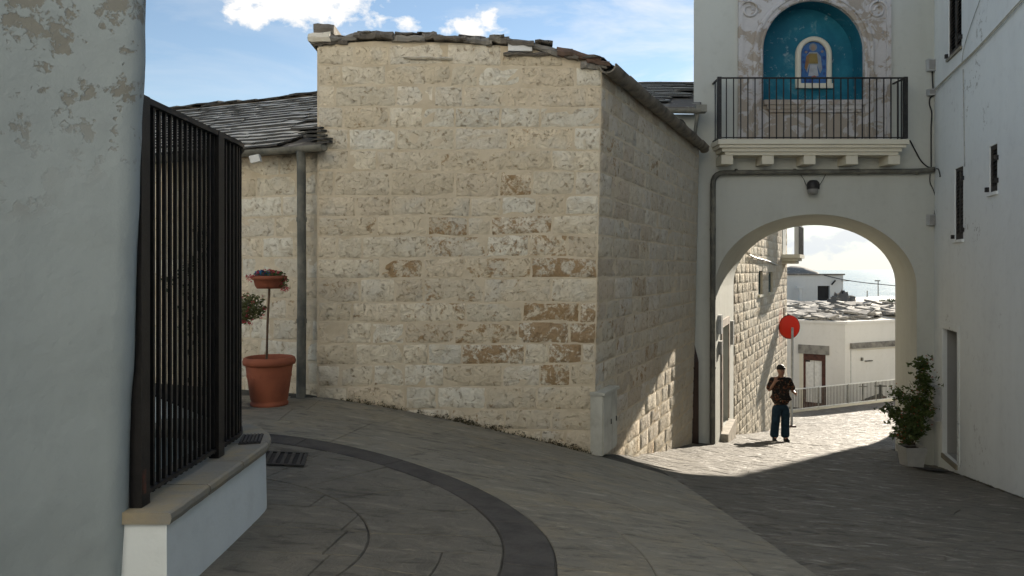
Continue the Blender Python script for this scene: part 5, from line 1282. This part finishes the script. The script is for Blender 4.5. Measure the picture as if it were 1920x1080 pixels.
def leaf_blob(mb, c, rad, n, size, rg, sq=(1, 1, 1), hollow=.35):
    for _ in range(n):
        d = Vector((rg.gauss(0, 1), rg.gauss(0, 1), rg.gauss(0, 1))).normalized() * (rg.uniform(hollow, 1) ** .6) * rad
        p = Vector(c) + Vector((d.x * sq[0], d.y * sq[1], d.z * sq[2]))
        ax = Vector((rg.gauss(0, 1), rg.gauss(0, 1), rg.gauss(0, .6))).normalized(); ay = ax.cross(Vector((rg.gauss(0, 1), rg.gauss(0, 1), rg.gauss(0, 1)))).normalized()
        s = size * rg.uniform(.6, 1.3); nrm = ax.cross(ay) * s * .18
        mb.face([p - ax * s, p - ay * s * .45 + nrm, p + ax * s * .9, p + ay * s * .45 + nrm])
sh = empty('far_shrub', px(1662, 571, 54)); tag(sh, 'dark shrub on the roofs in front of the sea', 'shrub')
mb = MB(); rg = random.Random(3)
for k in range(5): leaf_blob(mb, px(1652 + k * 6, 569 - rg.uniform(0, 3), 54), .35, 90, .09, rg, (1.3, 1, .7))
mb.build('foliage', M['leaf_dark'], sh)
mb = MB(); p = px(1662, 578, 54); mb.tube([p + Vector((0, 0, -.5)), px(1662, 570, 54)], .05, 6); mb.build('stem', M['stem'], sh)
for x, yb_, yt, Y, arm, lab in ((1626, 574, 545, 62, 0, 'plain thin pole between the roofs and the sea'), (1646.5, 572, 527, 66, 1, 'tall thin lamp post with short arm before the sea')):
    p, q = px(x, yb_, Y), px(x, yt, Y); o = empty('lamp_post' if arm else 'pole', (p.x, Y, -8.4)); tag(o, lab, 'lamp post' if arm else 'pole')
    mb = MB(); mb.tube([(p.x, Y, -8.6), (p.x, Y, q.z)], .045, 6); mb.build('shaft', M['zinc'], o)
    if arm: mb = MB(); mb.box((p.x - .28, Y - .06, q.z - .02), (p.x + .16, Y + .06, q.z + .08)); mb.build('lamp_head', M['zinc'], o)
cable('overhead_cable', [px(x, y, 59.6) for x, y in ((1545, 516), (1580, 524), (1620, 530), (1660, 534), (1720, 540))], .035, M['cable'], 'overhead cable sagging from the far white house towards the sea')
# ================================================================== mirror-like red disc on a pole
sg = Vector((9.66, 25.80, 0)); gz = G(sg.x, sg.y)
rd = empty('round_sign', (sg.x, sg.y, gz)); tag(rd, 'round red disc on grey pole at the end of the limestone house', 'sign')
mb = MB(); mb.tube([(sg.x, sg.y, gz - .02), (sg.x - .03, sg.y - .16, -2.0)], .042, 10); mb.build('pole', M['box_grey'], rd)
dc = px(1481, 613, 25.85); mb = MB(); n = 40; prof = [(0, 0.05), (.18, .045), (.32, .03), (.385, .005), (.405, -.03), (.39, -.05), (0, -.05)]
mb.lathe((0, 0, 0), prof, n); ca, sa_ = math.cos(R(14)), math.sin(R(14)); mb.v = [(dc.x + x * ca + z * sa_, dc.y - z * ca + x * sa_, dc.z + y) for x, y, z in mb.v]; mb.build('disc', leaf_mat('red_translucent_plastic', (.60, .055, .022), (.60, .055, .022), .35), rd)
mb = MB(); mb.tube([dc + Vector((.408 * math.cos(k / 40 * 2 * math.pi) * ca - .03 * sa_, .03 * ca + .408 * math.cos(k / 40 * 2 * math.pi) * sa_, .408 * math.sin(k / 40 * 2 * math.pi))) for k in range(41)], .012, 6, False); mb.build('rim', M['brown_wood'], rd)
mb = MB(); mb.obox((sg.x + .02, sg.y - .02, gz + .03), (.10, 0, 0), (0, .10, 0), (0, 0, .03)); mb.build('base', M['brown_wood'], rd)
# ================================================================== utility cabinet at the corner
ut = empty('utility_cabinet', (1.0, 8.8, G(1, 8.7))); tag(ut, 'white metal utility cabinet with two doors on the limestone corner', 'cabinet')
zb_, zt_ = -2.16, -1.46
def cb(mb, s0, s1, z0, z1, d0, d1):
    def Q(s, z, d): return (.93 + SD.x * s + SN.x * d, FY - .02 + SD.y * s + SN.y * d, z)
    mb.hexa([Q(s0, z0, d1), Q(s1, z0, d1), Q(s1, z0, d0), Q(s0, z0, d0), Q(s0, z1, d1), Q(s1, z1, d1), Q(s1, z1, d0), Q(s0, z1, d0)])
mb = MB(); cb(mb, 0, .56, zb_, zt_, -.02, .125); mb.build('housing', M['cream_box'], ut)
for a, b in ((.012, .335), (.345, .548)):
    mb = MB(); cb(mb, a, b, zb_ + .03, zt_ - .012, .1255, .138); dd_ = mb.build('door', M['cream_box'], ut)
    mb = MB(); cb(mb, b - .05, b - .03, (zb_ + zt_) / 2 - .03, (zb_ + zt_) / 2 + .03, .1385, .146); mb.build('lock', M['iron_dark'], dd_)
mb = MB(); cb(mb, -.02, .58, zt_ + .001, zt_ + .035, -.02, .16); mb.build('lid', M['cream_box'], ut)
# ================================================================== terracotta pot, flower bowl on a stake
pc = px(505, 763, 8.12); pz = G(pc.x, pc.y) + .022
pot = empty('terracotta_pot', (pc.x, pc.y, pz)); tag(pot, 'big terracotta pot beside the downpipe', 'pot')
mb = MB(); mb.lathe((pc.x, pc.y, pz), [(0, 0), (.195, 0), (.20, .035), (.185, .05), (.195, .07), (.222, .25), (.247, .44)], 36); body = mb.build('body', M['terracotta'], pot)
mb = MB(); mb.lathe((pc.x, pc.y, pz), [(.247, .441), (.272, .45), (.28, .485), (.267, .52), (.247, .53), (.232, .52), (.222, .46)], 36); mb.build('rim', M['terracotta'], pot)
mb = MB(); mb.lathe((pc.x, pc.y, pz), [(.223, .47), (0, .49)], 24); mb.build('soil', M['soil'], pot)
for k in range(22):
    a = k / 22 * 2 * math.pi; mb = MB(); r_ = .233; c = Vector((pc.x + r_ * math.cos(a), pc.y + r_ * math.sin(a), pz + .33)); mb.obox(c, Vector((-math.sin(a), math.cos(a), 0)) * .013, Vector((math.cos(a), math.sin(a), 0)) * .003, Vector((0, 0, .016))); mb.build('relief', M['terracotta'], body)
st = empty('flower_bowl', (pc.x, pc.y, pz + .49)); tag(st, 'small terracotta bowl of red flowers raised on a thin stake', 'flower bowl')
bc = px(505, 541, 8.12)
mb = MB(); mb.tube([(pc.x - .03, pc.y, pz + .46), (pc.x - .02, pc.y, -.6), (bc.x, bc.y, bc.z)], .013, 8); mb.build('stake', M['wood_post'], st)
mb = MB(); mb.lathe((bc.x, bc.y, bc.z), [(0, 0), (.13, .0), (.15, .03), (.165, .09), (.185, .10), (.19, .135), (.175, .14), (.16, .11)], 28); mb.build('bowl', M['terracotta'], st)
mb = MB(); mb.lathe((bc.x, bc.y, bc.z), [(.162, .115), (0, .13)], 20); mb.build('soil', M['soil'], st)
rg = random.Random(8); mb = MB(); leaf_blob(mb, (bc.x, bc.y, bc.z + .13), .17, 420, .022, rg, (1.05, 1.05, .42)); leaf_blob(mb, (bc.x + .17, bc.y - .05, bc.z + .07), .07, 70, .02, rg, (.8, .8, 1.2)); mb.build('foliage', M['leaf'], st)
mb = MB()
for k in range(46):
    a = rg.uniform(0, 2 * math.pi); r_ = rg.uniform(.05, .2); leaf_blob(mb, (bc.x + r_ * math.cos(a), bc.y + r_ * math.sin(a), bc.z + .14 + rg.uniform(-.02, .07) - r_ * .15), .022, 7, .014, rg)
for k in range(12): leaf_blob(mb, (bc.x + .19 + rg.uniform(-.04, .04), bc.y - .05, bc.z + rg.uniform(-.02, .1)), .02, 7, .013, rg)
for k in range(5): leaf_blob(mb, (bc.x - .2 + rg.uniform(-.03, .02), bc.y - .04, bc.z + rg.uniform(.08, .15)), .02, 7, .013, rg)
mb.build('flowers', M['petal'], st)
mb = MB(); leaf_blob(mb, (bc.x - .055, bc.y - .07, bc.z + .155), .065, 60, .03, rg, (1.3, 1, .7)); mb.build('blue_bag', leaf_mat('blue_plastic', (.02, .12, .28), (.03, .16, .34), .2), st)
# standard shrub half hidden by the grille
sc0 = px(418, 770, 7.75); sz = G(sc0.x, sc0.y) + .03
sp = empty('standard_shrub', (sc0.x, sc0.y, sz)); tag(sp, 'round flowering shrub on a stem half hidden behind the grille', 'shrub')
fc0 = px(468, 577, 7.75)
mb = MB(); mb.tube([(sc0.x, sc0.y, sz + .28), (sc0.x + .02, sc0.y, -.8), (fc0.x - .02, fc0.y, fc0.z - .05)], .014, 8); mb.build('trunk', M['stem'], sp)
mb = MB(); rg = random.Random(18); leaf_blob(mb, fc0, .165, 700, .024, rg, (1, 1, .95), .1); leaf_blob(mb, fc0 + Vector((-.09, 0, -.06)), .12, 260, .022, rg); mb.build('crown', leaf_mat('olive_leaf', (.10, .11, .035), (.16, .16, .06)), sp)
mb = MB()
for k in range(26):
    d = Vector((rg.gauss(0, 1), rg.gauss(0, 1) - .6, rg.gauss(0, 1))).normalized() * .17; leaf_blob(mb, fc0 + d, .016, 6, .012, rg)
mb.build('blossoms', M['petal'], sp)
p2 = empty('small_pot', (sc0.x, sc0.y, sz)); tag(p2, 'smaller terracotta pot holding the standard shrub behind the grille', 'pot')
mb = MB(); mb.lathe((sc0.x, sc0.y, sz), [(0, 0), (.11, 0), (.15, .27), (.17, .27), (.17, .31), (.14, .31), (.135, .27), (0, .28)], 24); mb.build('body', M['terracotta'], p2)
# climbing plant on the cottage wall seen through the bars
cl = empty('climbing_plant', px(320, 640, 8.9)); tag(cl, 'sparse dark climbing plant on the cottage wall behind the bars', 'plant')
rg = random.Random(28); mb = MB(); mb2 = MB()
base = Vector((cot_frame(1.95, 0, .09))); stem_ = []
for k in range(14):
    z = lerp(-1.48, .45, k / 13); s_ = 1.95 + .12 * math.sin(k * .9); p = Vector(cot_frame(s_, z, .07)); stem_.append(p)
    if z > -.75:
        for _ in range(3): leaf_blob(mb, p + Vector((rg.uniform(-.22, .22), rg.uniform(-.05, .02), rg.uniform(-.08, .08))), .08, 16, .03, rg)
mb2.tube(stem_, .012, 6); mb.build('foliage', M['leaf_dark'], cl); mb2.build('stem', M['stem'], cl)
# ================================================================== planter with a leggy shrub by the arch
qc = px(1709, 850, 13.75); qz = G(qc.x, qc.y)
pln = empty('square_planter', (qc.x, qc.y, qz)); tag(pln, 'pale square planter beside the right pier of the arch', 'planter')
def ringz(h, z): return [(qc.x - h, qc.y - h, z), (qc.x + h, qc.y - h, z), (qc.x + h, qc.y + h, z), (qc.x - h, qc.y + h, z)]
mb = MB(); rows = [ringz(.145, qz + .0), ringz(.17, qz + .26), ringz(.185, qz + .265), ringz(.195, qz + .36), ringz(.18, qz + .365), ringz(.17, qz + .31)]
mb.grid(rows, False, True); mb.face(rows[0][::-1]); mb.build('box', M['planter'], pln)
mb = MB(); mb.face(ringz(.172, qz + .315)); mb.build('soil', M['soil'], pln)
bs_ = empty('leggy_shrub', (qc.x, qc.y, qz + .3)); tag(bs_, 'leggy green shrub growing in the pale planter by the arch', 'shrub')
rg = random.Random(77); ms_ = MB(); ml = MB(); mf = MB()
def P_(x, y, dy=0): return px(x, y, qc.y + dy)
stems = [[(1712, 834), (1716, 800), (1722, 760), (1726, 720), (1727, 690), (1729, 674)], [(1714, 834), (1726, 800), (1733, 765), (1738, 725), (1736, 705)], [(1708, 834), (1706, 800), (1700, 770), (1692, 745), (1684, 732)],
         [(1706, 834), (1700, 806), (1690, 785), (1676, 772), (1663, 766)], [(1710, 834), (1712, 806), (1714, 776), (1712, 745)], [(1704, 834), (1694, 820), (1684, 812)], [(1712, 810), (1720, 790), (1730, 772), (1738, 762)]]
for k, sp_ in enumerate(stems):
    dy = rg.uniform(-.15, .12); pts = [P_(x, y, dy * (i / len(sp_)) + rg.uniform(-.03, .03)) for i, (x, y) in enumerate(sp_)]
    ms_.tube(pts, [lerp(.012, .004, i / (len(pts) - 1)) for i in range(len(pts))], 6)
    for i in range(1, len(pts)):
        for _ in range(38):
            t_ = rg.random(); c = pts[i - 1].lerp(pts[i], t_)
            if i == 1 and t_ < .6: continue
            c2 = c + Vector((rg.gauss(0, .075), rg.gauss(0, .085), rg.gauss(0, .055)))
            leaf_blob(ml, c2, .045, 4, .045, rg)
        for _ in range(6): leaf_blob(mf, pts[i] + Vector((rg.gauss(0, .10), rg.gauss(0, .09) - .04, rg.gauss(0, .06))), .012, 3, .016, rg)
ms_.build('stems', M['stem'], bs_); ml.build('foliage', M['leaf'], bs_); mf.build('blossoms', M['petal_orange'], bs_)
# ================================================================== grates in the paving
def grate(name, c, ux, uy, L, W, label, n=8, lift=.034):
    z = max(G(c[0] + ux[0] * a * L + uy[0] * b * W, c[1] + ux[1] * a * L + uy[1] * b * W) for a in (-1, 1) for b in (-1, 1)) + lift
    def gzz(x, y): return G(x, y) + lift
    o = empty(name, (c[0], c[1], G(*c) + lift)); tag(o, label, 'drain grate'); mb = MB()
    def bar(mb, a0, a1, b0, b1, z0, z1):
        q = [(c[0] + ux[0] * a + uy[0] * b, c[1] + ux[1] * a + uy[1] * b) for a, b in ((a0, b0), (a1, b0), (a1, b1), (a0, b1))]
        mb.hexa([(x, y, gzz(x, y) + z0) for x, y in q] + [(x, y, gzz(x, y) + z1) for x, y in q])
    bar(mb, -L, L, -W, W, .0, .004); mb.build('pan', M['dark_inside'], o)
    mb = MB(); bar(mb, -L, -L + .025, -W, W, .0045, .014); bar(mb, L - .025, L, -W, W, .0045, .014); bar(mb, -L + .025, L - .025, -W, -W + .025, .0045, .014); bar(mb, -L + .025, L - .025, W - .025, W, .0045, .014); mb.build('frame', M['grate'], o)
    for k in range(n):
        t_ = lerp(-L + .05, L - .05, k / (n - 1)); mb = MB(); bar(mb, t_ - .012, t_ + .012, -W + .025, W - .025, .0045, .012); mb.build('grate_bar', M['grate'], o)
grate('drain_grate', (-1.90, 5.92), (.98, .18), (-.18, .98), .26, .20, 'dark square drain grate in the slabs beside the parapet')
gq = (7.36, 13.05); grate('drain_grate', gq, (.96, .28), (-.28, .96), .24, .20, 'dark drain grate in the street before the townhouse doorway', 8, .016)
# weeds and moss where the facade meets the ground, loose stone
wd = MB(); rg = random.Random(51)
for k in range(70):
    x = rg.choice((-1.9, -1.3, -.75, -.5, -.1, .2, .45, .75)) + rg.gauss(0, .13); z = G(x, FY) + .03
    for _ in range(rg.randrange(2, 6)):
        h = rg.uniform(.01, .045); a = rg.uniform(-.03, .03); y = FY - .02 - rg.uniform(0, .05); w = rg.uniform(.003, .008)
        wd.face([(x - w, y, z), (x + w, y, z), (x + a + w * .3, y - rg.uniform(0, .03), z + h)]); x += rg.uniform(-.02, .02)
for k in range(90):
    x = rg.choice((-1.75, -1.2, -.7, -.45, -.05, .25, .5, .8)) + rg.gauss(0, .16)
    if -2.2 < x < .9: leaf_blob(wd, (x, FY - .012, G(x, FY) + .03 + abs(rg.gauss(0, .022))), .035, 22, .010, rg, (1.3, .4, .8))
o = wd.build('wall_foot_weeds', leaf_mat('dry_weed', (.07, .065, .03), (.11, .09, .05), .15)); tag(o, 'small dry weeds along the foot of the limestone wall', 'weeds', kind='stuff')
wd = MB()
for k in range(150):
    Yq = rg.uniform(9.5, 13.2); x = rightwall_x(Yq) - .03; z = G(x, Yq) - .01
    for _ in range(4):
        h = rg.uniform(.008, .035) if rg.random() < 2 else .12; w = rg.uniform(.004, .01); xx = x - rg.uniform(0, .05); yy = Yq + rg.uniform(-.04, .04)
        wd.face([(xx - w, yy, z), (xx + w, yy, z), (xx + rg.uniform(-.03, .02), yy + rg.uniform(-.02, .02), z + h)])
o = wd.build('wall_foot_weeds', leaf_mat('dry_weed_dark', (.05, .05, .03), (.08, .07, .045), .15)); tag(o, 'dry dark weeds along the foot of the townhouse wall', 'weeds', kind='stuff')
p = px(1049, 846, 7.4); 
# ================================================================== the man under the arch
mp = Vector((6.21, 17.25, 0)); mp.z = G(mp.x, mp.y) + .002
man = empty('person', mp); tag(man, 'person in dark patterned short-sleeved shirt and blue jeans standing in sunlight', 'person')
def skin_mesh(name, verts, edges, radii, mat, root=0, sub=2, parent=man):
    me = bpy.data.meshes.new(name); me.from_pydata([tuple(Vector(v)) for v in verts], edges, []); me.update()
    o = put(name, me, mat, parent, mp)
    md = o.modifiers.new('skin', 'SKIN'); md.use_smooth_shade = True
    for i, r in enumerate(radii):
        sv = me.skin_vertices[0].data[i]; sv.radius = r if isinstance(r, tuple) else (r, r); sv.use_root = (i == root)
    s = o.modifiers.new('sub', 'SUBSURF'); s.levels = sub; s.render_levels = sub
    return o
skin_m = simple('skin', (.36, .20, .135), .5, .12, 12, .05, 0., .35)
t = NT('patterned_shirt'); n1 = t.noise(9, 4, .6, 1.5); n2 = t.noise(16, 4, .6, 2.0)
c = t.mix(t.step(n1, .54, .60), (.016, .015, .015), (.16, .06, .03)); c = t.mix(t.step(n2, .62, .65), c, (.26, .19, .12))
shirt_m = t.done(c, .85, t.bump(t.noise(60, 3), .2, .004), .2)
jean_m = simple('blue_denim', (.016, .04, .065), .85, .25, 9, .2, 0., .2); shoe_m = simple('dark_shoe', (.02, .02, .02), .6, .2, 10, .1); hair_m = simple('dark_hair', (.015, .012, .010), .55, .3, 30, .4)
sole = .03
# body skeleton, x to the picture's right, facing -y (the camera); pelvis root
V = [(0, 0, .93), (0, .0, 1.10), (0, .01, 1.28), (0, .01, 1.42), (0, -.005, 1.50), (0, -.02, 1.57), (0, -.02, 1.645), (0, -.01, 1.71),
     (-.09, 0, .90), (-.125, -.015, .50), (-.15, .0, .10), (-.155, -.10, .05), (.09, 0, .90), (.10, -.015, .50), (.10, .0, .10), (.115, -.11, .05),
     (-.19, .01, 1.40), (-.285, -.02, 1.16), (-.20, -.14, 1.36), (-.175, -.155, 1.41), (.19, .01, 1.40), (.275, -.01, 1.15), (.255, -.21, 1.13), (.25, -.265, 1.135)]
Ed = [(0, 1), (1, 2), (2, 3), (3, 4), (4, 5), (5, 6), (6, 7), (0, 8), (8, 9), (9, 10), (10, 11), (0, 12), (12, 13), (13, 14), (14, 15), (3, 16), (16, 17), (17, 18), (18, 19), (3, 20), (20, 21), (21, 22), (22, 23)]
Rd = [(.09, .08), (.10, .085), (.13, .10), (.10, .08), .055, (.065, .075), (.078, .095), (.062, .075), .065, .05, .042, .035, .065, .05, .042, .035, .055, .042, .03, (.026, .036), .055, .042, .03, (.026, .036)]
def fingers(palm_i, base, dirs, thumb):
    for k, (off, d, L) in enumerate(dirs):
        i = len(V); b0 = Vector(base) + Vector(off); d = Vector(d).normalized()
        V.append(tuple(b0 + d * L * .5)); V.append(tuple(b0 + d * L * .85 + Vector(thumb) * L * .35)); Ed.extend([(palm_i, i), (i, i + 1)]); Rd.extend([.0095, .008])
fingers(19, (-.17, -.16, 1.44), [((-.028, 0, .0), (-.1, -.1, 1), .075), ((-.010, 0, .01), (0, -.1, 1), .085), ((.008, 0, .01), (.08, -.1, 1), .08), ((.024, 0, 0), (.18, -.1, 1), .065), ((.03, -.01, -.03), (.8, -.4, .6), .06)], (.1, -.3, -.6))
fingers(23, (.25, -.29, 1.135), [((-.0, 0, .028), (-.1, -1, .12), .075), ((0, 0, .010), (-.1, -1, .04), .085), ((0, 0, -.008), (-.1, -1, -.04), .08), ((0, 0, -.024), (-.1, -1, -.12), .065), ((-.03, .01, .03), (-.8, -.5, .6), .06)], (-.6, 0, -.2))
ni_ = len(V); V.append((0, -.125, 1.625)); Ed.append((6, ni_)); Rd.append(.014)
for sx in (-1, 1): V.append((sx * .088, -.005, 1.63)); Ed.append((6, len(V) - 1)); Rd.append((.012, .02))
skin_mesh('body', V, Ed, Rd, skin_m)
# shirt
VS = [(0, 0, .80), (0, 0, .98), (0, .0, 1.15), (0, .01, 1.30), (0, .01, 1.42), (0, .0, 1.475), (-.185, .01, 1.405), (-.255, -.005, 1.26), (-.288, -.02, 1.165), (.185, .01, 1.405), (.25, .0, 1.26), (.275, -.01, 1.165)]
skin_mesh('shirt', VS, [(0, 1), (1, 2), (2, 3), (3, 4), (4, 5), (4, 6), (6, 7), (7, 8), (4, 9), (9, 10), (10, 11)], [(.19, .14), (.205, .15), (.205, .145), (.21, .14), (.14, .11), (.07, .07), .088, .08, .082, .088, .08, .082], shirt_m, 2)
mb = MB()
for s in (-1, 1): mb.face([(s * .005, -.118, 1.40), (s * .075, -.085, 1.46), (s * .085, -.05, 1.505), (s * .02, -.085, 1.475)][::s])
mb.build('collar', shirt_m, man, mp)
# jeans
VJ = [(0, 0, .93), (0, 0, .84), (-.092, 0, .80), (-.122, -.015, .50), (-.148, .0, .20), (-.152, .005, .06), (.092, 0, .80), (.10, -.015, .50), (.10, .0, .20), (.102, .005, .06)]
skin_mesh('jeans', VJ, [(0, 1), (1, 2), (2, 3), (3, 4), (4, 5), (1, 6), (6, 7), (7, 8), (8, 9)], [(.18, .13), (.19, .135), (.13, .125), (.105, .10), (.098, .10), (.112, .115), (.13, .125), (.105, .10), (.098, .10), (.112, .115)], jean_m, 1)
for sx, rot in ((-.155, -.12), (.108, .14)):
    mb = MB(); rows = []
    for z, k in ((-.0, .92), (.025, 1.0), (.05, .96), (.085, .62), (.10, .3)):
        rows.append([(sx + .048 * k * math.cos(a) + rot * -(-.055 + .13 * k * math.sin(a)) * .6, -.055 + .135 * k * math.sin(a) + (.05 if z > .06 else 0), z) for a in [j / 16 * 2 * math.pi for j in range(16)]])
    mb.grid(rows, True, True); mb.face(rows[0][::-1]); mb.face(rows[-1]); mb.build('shoe', shoe_m, man, mp)
mb = MB(); rows = []
for j in range(9):
    ph = j / 8 * math.pi * .62; rr_ = math.sin(ph); rows.append([(.096 * rr_ * math.cos(a), -.004 + .112 * rr_ * math.sin(a), 1.675 + .098 * math.cos(ph) + (.022 if math.sin(a) < -.25 and j > 5 else 0)) for a in [k / 24 * 2 * math.pi for k in range(24)]])
mb.grid(rows, True, True); mb.build('hair', hair_m, man, mp)
for sx in (-1, 1):
    mb = MB(); mb.lathe((0, 0, 0), [(0, .009), (.007, .006), (.009, 0), (.007, -.006), (0, -.009)], 10); mb.v = [(sx * .031 + x, -.108 + y, 1.648 + z) for x, y, z in mb.v]; mb.build('eye', simple('eye_dark', (.03, .025, .02), .3, .1, 5, 0), man, mp)
mb = MB(); mb.tube([(-.024, -.112, 1.588), (0, -.118, 1.586), (.024, -.112, 1.588)], .006, 6); mb.build('mouth', simple('lips', (.25, .10, .08), .5, .1, 5, 0), man, mp)
